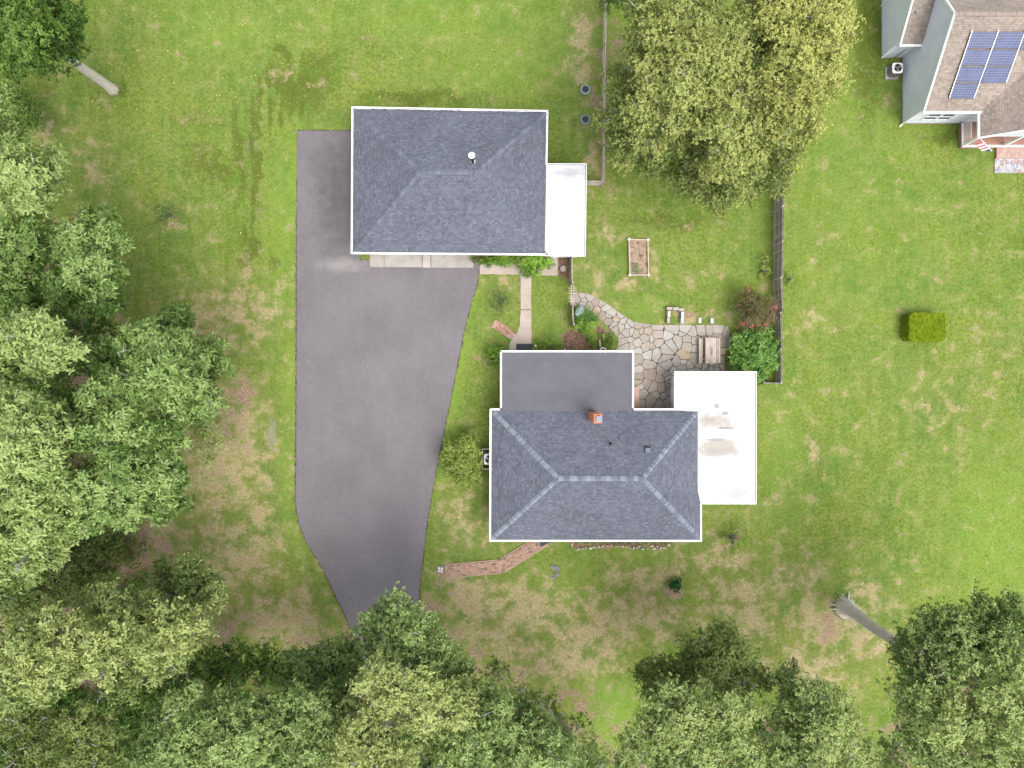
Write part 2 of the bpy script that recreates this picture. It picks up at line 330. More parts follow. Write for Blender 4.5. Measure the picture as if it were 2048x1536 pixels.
# ------------------------------------------------------------------ ground
def blobs(X, Y, L):
    out = np.zeros_like(X)
    for b in L:
        cx, cy, rx, ry, a = b[:5]; th = R(b[5]) if len(b) > 5 else 0
        dx, dy = X - cx, Y - cy; u = dx * math.cos(th) + dy * math.sin(th); v = -dx * math.sin(th) + dy * math.cos(th)
        d = (u / rx) ** 2 + (v / ry) ** 2
        out = np.maximum(out, a * np.exp(-d * .9) if a > 0 else 0) if a > 0 else out * (1 + a * np.exp(-d * .9))
    return out
DRY = [(480, 620, 120, 70, .7), (440, 900, 100, 170, .95), (520, 980, 50, 200, .6), (420, 640, 80, 60, .6), (180, 330, 50, 80, .4), (470, 1120, 130, 110, .75), (560, 1240, 110, 60, .9), (310, 1060, 60, 50, .8), (130, 530, 40, 70, .75), (90, 260, 40, 60, .5),
       (940, 1210, 90, 80, .85), (1060, 1220, 120, 60, .95), (1180, 1260, 110, 70, .9), (1120, 1330, 110, 50, .85), (1000, 1280, 70, 60, .8), (930, 1040, 60, 60, .6), (1280, 1180, 70, 60, .7), (1340, 1130, 60, 40, .7), (1290, 1230, 110, 50, .8),
       (1480, 1190, 60, 50, .8), (1500, 1240, 90, 60, .75), (1660, 1240, 90, 60, .85), (1620, 1330, 100, 60, .75), (1740, 1300, 80, 40, .7), (1460, 1130, 70, 60, .65), (1400, 1080, 60, 40, .5), (1580, 1160, 80, 60, .55), (1740, 1200, 80, 60, .5),
       (1215, 455, 20, 30, .65), (1265, 565, 40, 12, .7), (1300, 520, 10, 40, .6), (1210, 620, 50, 20, .5), (1390, 550, 40, 12, .55), (1440, 565, 15, 12, .6), (1190, 560, 30, 40, .5), (1300, 460, 20, 10, .5),
       (1170, 60, 30, 60, .8), (1165, 140, 25, 50, .8), (1190, 300, 20, 60, .7), (1380, 630, 60, 20, .75), (1000, 560, 40, 15, .45), (1005, 590, 30, 60, .3), (340, 440, 30, 30, .5), (350, 410, 20, 20, .5), (568, 138, 12, 12, .9), (570, 560, 12, 20, .55), (230, 700, 80, 60, .6),
       (1650, 470, 14, 18, .45), (1610, 650, 25, 50, .4), (1630, 900, 20, 40, .5), (1680, 640, 40, 30, .3), (1870, 800, 120, 100, .28), (1560, 820, 30, 50, .3), (1550, 1010, 40, 20, .5), (1640, 530, 12, 12, .5), (2010, 700, 60, 50, .35), (1880, 555, 25, 20, .35), (1400, 1010, 10, 10, .1)]
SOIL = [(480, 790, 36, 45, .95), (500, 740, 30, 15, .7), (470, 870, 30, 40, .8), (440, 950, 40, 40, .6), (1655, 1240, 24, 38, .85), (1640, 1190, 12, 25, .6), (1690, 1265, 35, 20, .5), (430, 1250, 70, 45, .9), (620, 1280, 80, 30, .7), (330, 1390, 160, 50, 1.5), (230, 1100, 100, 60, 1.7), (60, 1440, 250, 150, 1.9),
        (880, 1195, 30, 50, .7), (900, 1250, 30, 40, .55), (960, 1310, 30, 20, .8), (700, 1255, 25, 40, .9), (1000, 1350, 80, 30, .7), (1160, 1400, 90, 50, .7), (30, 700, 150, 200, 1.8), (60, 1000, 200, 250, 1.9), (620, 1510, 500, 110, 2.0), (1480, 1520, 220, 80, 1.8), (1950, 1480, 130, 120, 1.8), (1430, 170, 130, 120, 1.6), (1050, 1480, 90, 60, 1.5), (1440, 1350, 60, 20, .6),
        (1195, 100, 16, 70, .8), (1190, 190, 18, 60, .95), (1190, 260, 20, 50, .8), (1210, 370, 25, 12, .7), (1230, 90, 14, 60, .8), (1125, 535, 14, 30, .95), (1170, 515, 22, 5, .7), (1340, 350, 50, 20, .6), (1450, 330, 60, 40, .6), (1165, 685, 30, 34, 1.3), (1208, 662, 14, 30, .95), (1135, 670, 16, 30, .6),
        (1544, 480, 5, 100, .8), (1495, 645, 20, 30, .7), (1380, 620, 28, 9, .9), (1415, 625, 10, 10, .6), (1351, 1180, 17, 13, 1.1), (1250, 1087, 105, 10, 1.2), (230, 175, 12, 10, .7), (350, 430, 16, 18, .7), (1000, 1070, 20, 10, .3), (345, 460, 10, 8, .8), (975, 905, 10, 30, .4), (985, 720, 25, 30, .7), (1103, 675, 10, 12, .8), (1700, 1540, 60, 40, .3), (975, 1020, 8, 10, .7), (985, 645, 18, 10, .5, 35), (1940, 249, 12, 4, .9), (882, 1158, 8, 10, .8)]
LUSH = [(1700, 400, 200, 400, .35), (2000, 1080, 110, 160, .9), (1250, 1440, 80, 80, .95), (1290, 620, 70, 25, .6), (590, 400, 18, 160, 1.0), (585, 800, 20, 250, .7), (590, 1080, 20, 60, .7), (925, 700, 14, 150, 1.1, 10), (890, 900, 12, 100, .7, 10), (1130, 1180, 50, 60, .55), (1560, 900, 40, 150, .5), (900, 40, 300, 60, .5), (1000, 120, 160, 80, .5), (1300, 1110, 60, 25, .6), (450, 60, 120, 60, .5), (560, 480, 30, 200, .75), (1540, 540, 30, 40, .6), (1260, 720, 200, 80, .2)]
DARK = [(600, 190, 40, 50, .9), (560, 170, 30, 60, .8), (640, 330, 100, 20, .1), (500, 300, 40, 110, .75), (440, 330, 80, 50, .55), (380, 240, 90, 70, .3), (640, 140, 60, 50, .5), (500, 500, 20, 40, .8), (545, 520, 10, 40, .4), (840, 195, 150, 14, .6), (1110, 320, 30, 60, .35), (1740, 80, 30, 140, .9), (1900, 275, 60, 14, .7), (560, 105, 20, 12, .8), (70, 170, 60, 40, .5), (1660, 1190, 60, 25, .4), (1320, 445, 160, 20, .45), (240, 170, 14, 18, .8), (1850, 640, 60, 40, .35), (1100, 230, 40, 60, .3), (1080, 1120, 50, 30, .2), (720, 80, 30, 30, .3), (740, 100, 30, 40, .35)]  # long strip north of the garage is its shade painted into the lawn
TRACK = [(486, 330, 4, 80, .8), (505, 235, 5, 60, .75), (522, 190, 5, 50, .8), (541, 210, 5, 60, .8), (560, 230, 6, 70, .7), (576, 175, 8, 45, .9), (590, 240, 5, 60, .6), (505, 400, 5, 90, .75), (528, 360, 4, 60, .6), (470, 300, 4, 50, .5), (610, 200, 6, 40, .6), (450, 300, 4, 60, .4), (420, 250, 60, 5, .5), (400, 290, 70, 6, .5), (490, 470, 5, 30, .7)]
SILV = [(545, 870, 9, 35, 1.0), (588, 850, 5, 60, .5), (1108, 1143, 14, 13, .0), (497, 295, 5, 22, .6), (513, 290, 4, 14, .6)]
def masks(x, y):      # world metres -> masks
    px = 1024 + x * PPM + (fbm(x * .8, y * .8, 3) - .5) * 50 + (fbm(x * 3, y * 3, 33) - .5) * 14; py = 768 - y * PPM + (fbm(x * .8, y * .8, 5) - .5) * 50 + (fbm(x * 3, y * 3, 55) - .5) * 14
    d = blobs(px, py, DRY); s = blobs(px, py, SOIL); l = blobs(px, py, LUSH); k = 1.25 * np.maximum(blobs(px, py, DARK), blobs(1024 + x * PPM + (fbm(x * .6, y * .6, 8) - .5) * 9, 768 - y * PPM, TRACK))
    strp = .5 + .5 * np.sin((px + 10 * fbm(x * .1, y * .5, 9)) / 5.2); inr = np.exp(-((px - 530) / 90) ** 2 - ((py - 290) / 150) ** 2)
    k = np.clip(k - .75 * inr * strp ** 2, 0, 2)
    px0 = 1024 + x * PPM; py0 = 768 - y * PPM
    v = blobs(px0 + (px - px0) * .3, py0 + (py - py0) * .3, SILV)
    return d, s, l, k, v
xs = np.concatenate([np.array([-900, -400, -150, -80, -55, -46]), np.arange(-42, 42.01, .14), np.array([46, 55, 80, 150, 400, 900])])
ys = np.concatenate([np.array([-900, -400, -150, -80, -50, -38]), np.arange(-32, 32.01, .14), np.array([38, 50, 80, 150, 400, 900])])
GX, GY = np.meshgrid(xs, ys); nx, ny = len(xs), len(ys)
GZ = (fbm(GX * .5, GY * .5, 21, 3) - .5) * .03 - .02
co = np.stack([GX, GY, GZ], -1).reshape(-1, 3)
idx = np.arange(nx * ny).reshape(ny, nx)
fc = np.stack([idx[:-1, :-1], idx[:-1, 1:], idx[1:, 1:], idx[1:, :-1]], -1).reshape(-1, 4)
def fast_mesh(name, co, fc, mat, attrs=None, fattrs=None):
    me = bpy.data.meshes.new(name); k = fc.shape[1]
    me.vertices.add(len(co)); me.vertices.foreach_set('co', co.astype('f').ravel())
    me.loops.add(fc.size); me.loops.foreach_set('vertex_index', fc.astype('i').ravel())
    me.polygons.add(len(fc)); me.polygons.foreach_set('loop_start', np.arange(0, fc.size, k, dtype='i'))
    for nm, a in (attrs or {}).items(): at = me.attributes.new(nm, 'FLOAT', 'POINT'); at.data.foreach_set('value', a.astype('f').ravel())
    for nm, a in (fattrs or {}).items(): at = me.attributes.new(nm, 'FLOAT', 'FACE'); at.data.foreach_set('value', a.astype('f').ravel())
    me.materials.append(mat); me.update(calc_edges=True)
    return me
def lawn_material():
    n = N('lawn'); n.b.inputs['Specular IOR Level'].default_value = .08; d, s, l, k, v = [n.attr(q) for q in ('dry', 'soil', 'lush', 'dark', 'silver')]
    n1 = n.noise(.16, 3, .55); n2 = n.noise(.9, 5, .62); n3 = n.noise(4.5, 5, .65); n4 = n.noise(28, 3, .7)
    pz_ = n.noise(.42, 5, .6)
    st = n.noise(.8, 2, vec=n.mapv((2.6, .22, 1)))
    c = n.mix(n.rng(n.math('ADD', n.math('MULTIPLY', n1, .6), n.math('MULTIPLY', n.noise(.38, 4, .6), .4)), .40, .60), (.070, .138, .026), (.138, .176, .030))
    c = n.mix(n.rng(n2, .40, .66), c, (.154, .190, .046))
    c = n.mix(n.math('MULTIPLY', n.rng(n3, .42, .60), .7), c, (.064, .100, .016))
    c = n.mix(n.math('MULTIPLY', n.rng(st, .45, .7), .35), c, (.160, .195, .046))
    c = n.mix(n.math('MULTIPLY', n.rng(n.math('ADD', pz_, n.math('MULTIPLY', n.math('SUBTRACT', n3, .5), .5)), .53, .64), .55), c, (.078, .125, .014))
    c = n.mix(n.math('MULTIPLY', d, n.rng(n2, .3, .7, .3, .8), clamp=True), c, (.165, .148, .060))
    ls = n.math('MULTIPLY', l, n.rng(n2, .25, .7, .5, 1.0), clamp=True)
    c = n.mix(ls, c, n.mix(n.rng(n3, .3, .7), (.105, .185, .030), (.160, .225, .035)))
    mx = n.math('MULTIPLY', n.math('ADD', n2, n3), .5); m2 = n.math('ADD', n.math('MULTIPLY', n2, .74), n.math('MULTIPLY', n3, .26))
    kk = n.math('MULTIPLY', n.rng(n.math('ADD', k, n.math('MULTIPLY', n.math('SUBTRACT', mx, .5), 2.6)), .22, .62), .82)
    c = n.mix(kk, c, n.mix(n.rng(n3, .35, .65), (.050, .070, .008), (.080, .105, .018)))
    # dry thatch
    dd = n.rng(n.math('ADD', d, n.math('MULTIPLY', n.math('SUBTRACT', m2, .5), 5.0)), .34, .90)
    dryc = n.mix(n.rng(n3, .35, .65), (.225, .185, .095), (.335, .270, .165))
    c = n.mix(n.math('MULTIPLY', dd, .74), c, dryc)
    # broken dark moss and thatch flecks
    fl = n.rng(n.noise(6, 6, .75), .60, .66); c = n.mix(n.math('MULTIPLY', n.math('MULTIPLY', fl, n.rng(n.noise(.5, 3), .40, .58)), .7), c, (.085, .062, .030))
    # thin tan speckle in the whole lawn
    c = n.mix(n.math('MULTIPLY', n.rng(n.noise(1.7, 6, .7), .52, .70), .26), c, (.23, .20, .10))
    sd_ = n.rng(n.math('ADD', s, n.math('MULTIPLY', n.math('SUBTRACT', m2, .5), 4.0)), .42, .95)
    soilc = n.mix(n.rng(n.noise(7, 5, .7), .35, .65), (.11, .072, .048), (.27, .195, .14))
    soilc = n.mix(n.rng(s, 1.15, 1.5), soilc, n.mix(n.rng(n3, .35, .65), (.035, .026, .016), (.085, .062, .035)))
    c = n.mix(n.math('MULTIPLY', sd_, .88), c, soilc)
    c = n.mix(n.math('MULTIPLY', n.rng(n.math('ADD', v, n.math('SUBTRACT', n3, .5)), .3, .7), .65), c, (.20, .185, .15))
    c = n.scale(c, n.math('MULTIPLY', n.rng(n4, .25, .75, .76, 1.24), n.rng(n.noise(11, 3, .7), .3, .7, .78, 1.22)))
    n.bump(n4, .7, .03)
    return n.out(c, .95)
LAWN = lawn_material()
d_, s_, l_, k_, v_ = masks(GX.ravel(), GY.ravel())
me = fast_mesh('lawn', co, fc, LAWN, dict(dry=d_, soil=s_, lush=l_, dark=k_, silver=v_))
lawn = bpy.data.objects.new('lawn', me); S.collection.objects.link(lawn); tag(lawn, kind='structure')
# --- driveway polygon
drive_px = [(595, 262), (720, 262), (720, 520), (958, 520), (958, 543), (953, 572), (942, 606), (930, 655), (917, 717), (905, 778), (894, 832), (882, 893), (870, 950), (860, 1008), (851, 1070), (844, 1130), (838, 1185), (840, 1260), (850, 1350), (860, 1600), (735, 1600), (735, 1400), (722, 1310), (700, 1250), (672, 1192), (645, 1135), (612, 1082), (598, 1045), (592, 1005), (593, 840), (594, 640), (594, 450)]
def densify(P, step=8, jit=1.2, seed=1):
    r = random.Random(seed); o = []
    for i in range(len(P)):
        a, b = P[i], P[(i + 1) % len(P)]; L = math.dist(a, b); k = max(1, int(L / step))
        for j in range(k): t = j / k; o.append((a[0] + (b[0] - a[0]) * t + r.uniform(-jit, jit), a[1] + (b[1] - a[1]) * t + r.uniform(-jit, jit)))
    return o
def slab(name, P, z, mat, step=8, jit=1.0, th=.1, tone=.5, mb=None):
    m = mb or MB(); m.prism([G(*p)[:2] for p in densify(P, step, jit)], z - th, z, tone)
    if mb is None: o = m.build(name, mat); tag(o, kind='structure'); return o
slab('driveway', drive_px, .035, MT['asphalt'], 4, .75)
edge = [(x + (-2.2 if i > 18 else 1.6 if 3 < i < 19 else 0), y - (2 if i < 2 else 0)) for i, (x, y) in enumerate(drive_px)]
slab('driveway_verge', edge, .016, plain('dark verge soil', (.07, .058, .035), .95, .5, 3, 12, .5), 3, 1.5)
m = MB()
for x0, x1 in ((740, 768), (769, 844), (845.5, 861), (862.5, 947)):
    y = 533 + (x0 - 740) * .012; m.prism([G(x0, 500)[:2], G(x1, 500)[:2], G(x1, y + 1.5)[:2], G(x0, y + 1)[:2]], -.05, .055, random.random())
tag(m.build('concrete_apron', MT['concrete']), kind='structure')
m = MB()
m.prism([G(*p)[:2] for p in densify([(959, 531), (966, 527), (1041, 527), (1041, 549), (959, 548)], 9, .6, 2)], -.05, .045, .5)
m.prism([G(*p)[:2] for p in densify([(1042, 505), (1116, 505), (1115, 551), (1063, 550), (1042, 549.3)], 9, .4, 3)], -.05, .045, .45)
m.prism([G(*p)[:2] for p in densify([(1041, 550.3), (1062.5, 550.8), (1062.5, 618.6), (1041, 618.6)], 9, .5, 4)], -.05, .045, .6)
m.prism([G(*p)[:2] for p in densify([(1041, 620), (1062.5, 620), (1063.5, 705), (1024, 715), (1018, 700), (1018, 690), (1024, 678), (1034, 666), (1040, 650)], 6, .5, 5)], -.05, .045, .66)
tag(m.build('concrete_walkway', MT['walk']), kind='structure')
def bricks(mb, a, b, wd, L=.20, B=.085, gap=.018, ragged=0, seed=0, z=.05, along=True):
    r = random.Random(seed); a, b = Vector(a), Vector(b); d = (b - a).normalized(); nrm = Vector((-d.y, d.x, 0)); T = (b - a).length
    rz = math.atan2(d.y, d.x); nr = max(1, round(wd / (B + gap)))
    for i in range(nr):
        off = -wd / 2 + (i + .5) * (B + gap); t = -r.random() * L
        while t < T - L * .4:
            c = a + d * (t + L / 2) + nrm * off
            if not (ragged and (i >= nr - 2) and r.random() < ragged) and t + L / 2 > -.02: mb.box((c.x, c.y, z - .05 + r.uniform(-.004, .004)), (L, B, .1), rz + r.uniform(-.02, .02), tone=min(1, max(0, r.gauss(.55, .27))))
            t += L + gap
mb = MB(); A = G(890, 1143, 0); B_ = G(1003, 1132, 0); C_ = G(1091, 1078, 0)
bricks(mb, A, B_, .86, seed=1); bricks(mb, B_ + Vector((.05, 0, 0)), C_, .86, seed=2, z=.046)
for (p, q) in ((A, B_), (B_, C_)):
    d = (q - p).normalized(); nr = Vector((-d.y, d.x, 0))
    for sgn in (-1, 1):
        k = int((q - p).length / .215)
        for i in range(k):
            c = p + d * (.1 + i * .215) + nr * sgn * .48; mb.box((c.x, c.y, .012), (.2, .065, .1), math.atan2(d.y, d.x) + random.uniform(-.04, .04), tone=.9)
tag(mb.build('brick_path', MT['brick_path']), kind='structure')
mb = MB(); mb.prism([G(*p)[:2] for p in densify([(888, 1132), (1002, 1119), (1086, 1066), (1100, 1086), (1008, 1147), (892, 1157)], 7, 1, 9)], -.04, .006); tag(mb.build('path_bedding', MT['soil']), kind='structure')
mb = MB(); bricks(mb, G(986, 645), G(1028, 672), .66, ragged=.25, seed=5, L=.19, B=.085)
tag(mb.build('brick_path', MT['brick_pink']), kind='structure')
# --- flagstone patio (seeded voronoi cells, trimmed to the outline)
def seeds(orig, sc, L): return [(orig[0] + x / sc, orig[1] + y / sc) for x, y in L]
SEED = seeds((1210, 620), 7.585, [(60, 150), (150, 130), (50, 80), (230, 60), (290, 190), (370, 200), (165, 290), (240, 280), (520, 215), (760, 260), (1040, 290), (1200, 310), (1320, 350), (1460, 330), (1595, 320), (1715, 310), (1850, 360), (1700, 400), (310, 340), (250, 390), (395, 330), (475, 370), (640, 310), (790, 380), (595, 430), (720, 430), (810, 480), (960, 400), (1090, 470), (1240, 430), (290, 480), (390, 460), (490, 500), (310, 570), (410, 550), (500, 600), (620, 560), (660, 670), (980, 510), (930, 590), (1250, 570), (1210, 690), (770, 660), (480, 740), (660, 830), (920, 740), (930, 830), (1090, 800), (1190, 800), (1280, 850), (1390, 700), (1390, 590), (1390, 470), (1500, 480), (1560, 620), (1620, 800), (1500, 860), (1400, 900), (1370, 800), (1780, 620), (1780, 760), (1800, 500), (1700, 850), (1600, 920), (1180, 900), (1030, 930), (860, 930), (930, 980), (680, 980), (490, 1010), (490, 1080), (640, 1120), (850, 1050), (970, 1040), (540, 1170), (740, 1180), (860, 1180), (960, 1150), (560, 1280), (700, 1370), (560, 1390), (900, 1300), (980, 1380), (990, 1080), (820, 1420), (470, 900), (1290, 930), (1700, 920), (1760, 870), (450, 830), (340, 250), (610, 250), (560, 320), (1000, 1240), (760, 1280), (1180, 350), (700, 560), (1560, 900), (1420, 830), (1660, 700), (1560, 760), (1700, 560)])
SEED += seeds((1140, 560), 10.97, [(130, 400), (240, 330), (420, 380), (310, 450), (540, 500), (300, 540), (420, 600), (560, 660), (720, 520), (820, 620), (740, 780), (900, 720), (1000, 860), (1120, 780), (880, 850), (980, 990), (1180, 940), (1100, 1050), (70, 500), (40, 400), (1020, 1080), (1100, 1200), (1300, 920)])
OUT = [(1140, 592), (1146, 585), (1155, 584), (1175, 587), (1196, 596), (1220, 612), (1240, 627), (1262, 641), (1280, 646), (1310, 650), (1445, 650), (1456, 654), (1460, 666), (1460, 690), (1449, 705), (1448, 760), (1420, 840), (1262, 840), (1240, 720), (1232, 700), (1238, 680), (1226, 664), (1205, 642), (1190, 630), (1172, 619), (1155, 612), (1140, 612)]
def clip(poly, p, nrm):       # keep side where (q-p).n <= 0
    o = []
    for i in range(len(poly)):
        a, b = poly[i], poly[(i + 1) % len(poly)]
        da = (a[0] - p[0]) * nrm[0] + (a[1] - p[1]) * nrm[1]; db = (b[0] - p[0]) * nrm[0] + (b[1] - p[1]) * nrm[1]
        if da <= 0: o.append(a)
        if (da < 0) != (db < 0): t = da / (da - db); o.append((a[0] + (b[0] - a[0]) * t, a[1] + (b[1] - a[1]) * t))
    return o
def inside(p, P):
    c = False
    for i in range(len(P)):
        a, b = P[i], P[i - 1]
        if (a[1] > p[1]) != (b[1] > p[1]) and p[0] < (b[0] - a[0]) * (p[1] - a[1]) / (b[1] - a[1]) + a[0]: c = not c
    return c
mb = MB(); rr = random.Random(4)
SEED = [s for i, s in enumerate(SEED) if all(math.dist(s, t) > 4.5 for t in SEED[:i])]
def nearest_in(p, P):
    best = None
    for i in range(len(P)):
        a, b = P[i - 1], P[i]; ab = (b[0] - a[0], b[1] - a[1]); t = max(0, min(1, ((p[0] - a[0]) * ab[0] + (p[1] - a[1]) * ab[1]) / (ab[0] ** 2 + ab[1] ** 2 + 1e-9)))
        q = (a[0] + ab[0] * t, a[1] + ab[1] * t); d = math.dist(p, q)
        if best is None or d < best[0]: best = (d, q)
    return best[1]
WT = [rr.uniform(-45, 45) for _ in SEED]
for i, s in enumerate(SEED):
    poly = [(s[0] - 22, s[1] - 22), (s[0] + 22, s[1] - 22), (s[0] + 22, s[1] + 22), (s[0] - 22, s[1] + 22)]
    for j, t in enumerate(SEED):
        if i == j or math.dist(s, t) > 50: continue
        d = math.dist(s, t); pr = random.Random(min(i, j) * 1000 + max(i, j)); an = pr.uniform(-.28, .28); sh = (WT[i] - WT[j]) / (2 * d)
        nx_, ny_ = (t[0] - s[0]) / d, (t[1] - s[1]) / d; nr = (nx_ * math.cos(an) - ny_ * math.sin(an), nx_ * math.sin(an) + ny_ * math.cos(an))
        h = (d / 2 + max(-d * .2, min(d * .2, sh))) * 1.0 - pr.uniform(.40, .78)
        hc = h; poly = clip(poly, (s[0] + nx_ * hc, s[1] + ny_ * hc), nr)
        if len(poly) < 3: break
        continue
        poly = clip(poly, (s[0] + nr[0] * h, s[1] + nr[1] * h), nr)
        if len(poly) < 3: break
    if len(poly) < 3: continue
    q = []
    for k in range(len(poly)):
        a, b = poly[k], poly[(k + 1) % len(poly)]
        for t in (0, .33, .66):
            p = (a[0] + (b[0] - a[0]) * t, a[1] + (b[1] - a[1]) * t)
            if t: p = (p[0] + rr.uniform(-.3, .3), p[1] + rr.uniform(-.3, .3))
            if not inside(p, OUT): p = nearest_in(p, OUT)
            q.append(p)
    ar = abs(sum(q[k - 1][0] * q[k][1] - q[k][0] * q[k - 1][1] for k in range(len(q)))) / 2
    if ar < 6: continue
    mb.prism([G(*p)[:2] for p in q], -.02, .05 + rr.uniform(-.006, .006), rr.choice([.1, .3, .3, .45, .5, .55, .6, .7, .8, .95 if rr.random() < .2 else .5]))
tag(mb.build('flagstone_patio', MT['flag'], bevel=0), kind='structure')
slab('patio_bedding', OUT, .028, MT['joint'], 8, .5)
# --- mulch beds
def bed(P, mat='mulch'): slab('mulch_bed', P, .012, MT[mat], 5, 1.4)
bed([(1115, 505), (1138, 505), (1138, 556), (1118, 552)]); bed([(1128, 668), (1148, 655), (1170, 664), (1186, 685), (1190, 708), (1126, 708)]); bed([(1190, 650), (1204, 656), (1212, 668), (1204, 676), (1194, 668)])
bed([(948, 505), (1042, 505), (1042, 528), (962, 527), (949, 530)]); bed([(1140, 1076), (1345, 1076), (1345, 1086), (1310, 1092), (1140, 1094)])
# ------------------------------------------------------------------ roofs and buildings
def roof_face(mb, pts, eave_dir):
    pts = [Vector(p) for p in pts]; e = Vector(eave_dir).normalized(); nr = (pts[1] - pts[0]).cross(pts[2] - pts[0]).normalized()
    if nr.z < 0: pts = pts[::-1]; nr = -nr
    up = nr.cross(e).normalized(); o = pts[0]
    mb.face(pts, [((p - Vector((0, 0, 0))).dot(e), (p - o).dot(up) + 50) for p in pts])
def caps(mb, a, b, wd=.32, step=.15, lift=.02, s1=None, s2=None):
    a, b = Vector(a), Vector(b); d = (b - a); L = d.length; d.normalize(); side = d.cross(Vector((0, 0, 1))).normalized(); up = side.cross(d)
    k = int(L / step); drop = .055
    for i in range(k):
        p = a + d * (i * step); q = a + d * ((i + 1.25) * step); h0 = lift + .018; h1 = lift + .002
        t = random.random()
        P = [p + side * wd / 2 + up * (h0 - drop), p + up * (h0 + .012), p - side * wd / 2 + up * (h0 - drop), q - side * wd / 2 + up * (h1 - drop), q + up * (h1 + .012), q + side * wd / 2 + up * (h1 - drop)]
        mb.face([P[0], P[1], P[4], P[5]], None, t); mb.face([P[1], P[2], P[3], P[4]], None, t); mb.face([P[0], P[2], P[1]], None, t)
        mb.face([P[0] - up * .02, P[2] - up * .02, P[2], P[0]], None, t)
def hip_roof(par, TL, TR, BR, BL, R1, R2, ridge_mat, overhang_th=.16):
    mb = MB(); e = [Vector(TR) - Vector(TL), Vector(BR) - Vector(TR), Vector(BR) - Vector(BL), Vector(BL) - Vector(TL)]
    roof_face(mb, [TL, TR, R2, R1], e[0]); roof_face(mb, [TR, BR, R2], e[1]); roof_face(mb, [BR, BL, R1, R2], e[2]); roof_face(mb, [BL, TL, R1], e[3])
    roof = mb.build('roof', MT['shingle'], par)
    mc = MB(); caps(mc, TL, R1); caps(mc, BL, R1); caps(mc, TR, R2); caps(mc, BR, R2); caps(mc, R1, R2, .36)
    mc.build('ridge_cap', MT[ridge_mat], roof)
    mf = MB(); z = TL[2] - .06; mf.prism([TL[:2], TR[:2], BR[:2], BL[:2]], z - .10, z); mf.build('soffit', MT['trim'], par)
    return roof
def gutter(par, pts, z, wd=.10, closed=False, name='gutter', inner=None):
    """open channel with a front lip; pts are outer edge, channel lies inside"""
    mb = MB(); mg = MB(); n_ = len(pts); rngi = range(n_ if closed else n_ - 1)
    for i in rngi:
        a, b = Vector((*pts[i][:2], z)), Vector((*pts[(i + 1) % n_][:2], z)); d = (b - a).normalized(); nr = Vector((d.y, -d.x, 0))
        if inner is not None and (Vector((*inner[:2], z)) - (a + b) / 2).dot(nr) < 0: nr = -nr
        ext = d * .0
        mb.bar(a + nr * .02, b + nr * .02, .035, .13)
        (mg if name != 'gutter' else mb).bar(a + nr * (wd / 2 + .02) - Vector((0, 0, .05)), b + nr * (wd / 2 + .02) - Vector((0, 0, .05)), wd, .02)
        if name != 'gutter': continue
        mb.bar(a + nr * (wd) + Vector((0, 0, .008)), b + nr * (wd) + Vector((0, 0, .008)), .03, .10)
    g = mb.build(name, MT['white'], par)
    if mg.v: mg.build('trough', plain('grey gutter trough', (.20, .21, .25), .6, .1), g)
    return g
def walls(par, P, z0, z1, mat, inset=0):
    mb = MB(); mb.prism([p[:2] for p in P], z0, z1); return mb.build('wall', mat, par)
def window(par, c, wd, ht, face, name='window'):   # face: outward unit vector
    f = Vector(face); s = Vector((-f.y, f.x, 0)); c = Vector(c); mb = MB()
    for dx, dz, w_, h_ in ((0, ht / 2, wd + .1, .07), (0, -ht / 2, wd + .1, .07), (wd / 2, 0, .07, ht), (-wd / 2, 0, .07, ht), (0, 0, wd, .04)):
        p = c + s * dx + Vector((0, 0, dz)) + f * .02; mb.box(p, (w_, .08, h_), math.atan2(s.y, s.x))
    fr = mb.build(name, MT['white'], par); mb = MB(); mb.box(c + f * .012, (wd - .06, .03, ht - .06), math.atan2(s.y, s.x)); mb.build('pane', MT['window'], fr)
def door(par, c, wd, ht, face, mat, panels=4, name='door'):
    f = Vector(face); s = Vector((-f.y, f.x, 0)); c = Vector(c); rz = math.atan2(s.y, s.x); mb = MB(); mb.box(c + f * .02, (wd, .06, ht), rz)
    for i in range(panels):
        mb.box(c + f * .055 + Vector((0, 0, -ht / 2 + (i + .5) * ht / panels)), (wd * .92, .02, ht / panels * .82), rz)
    d = mb.build(name, mat, par); mb = MB(); mb.tube([c + s * wd * .4 + f * .05, c + s * wd * .4 + f * .13], [.03, .035], 8); mb.build('handle', MT['metal'], d)
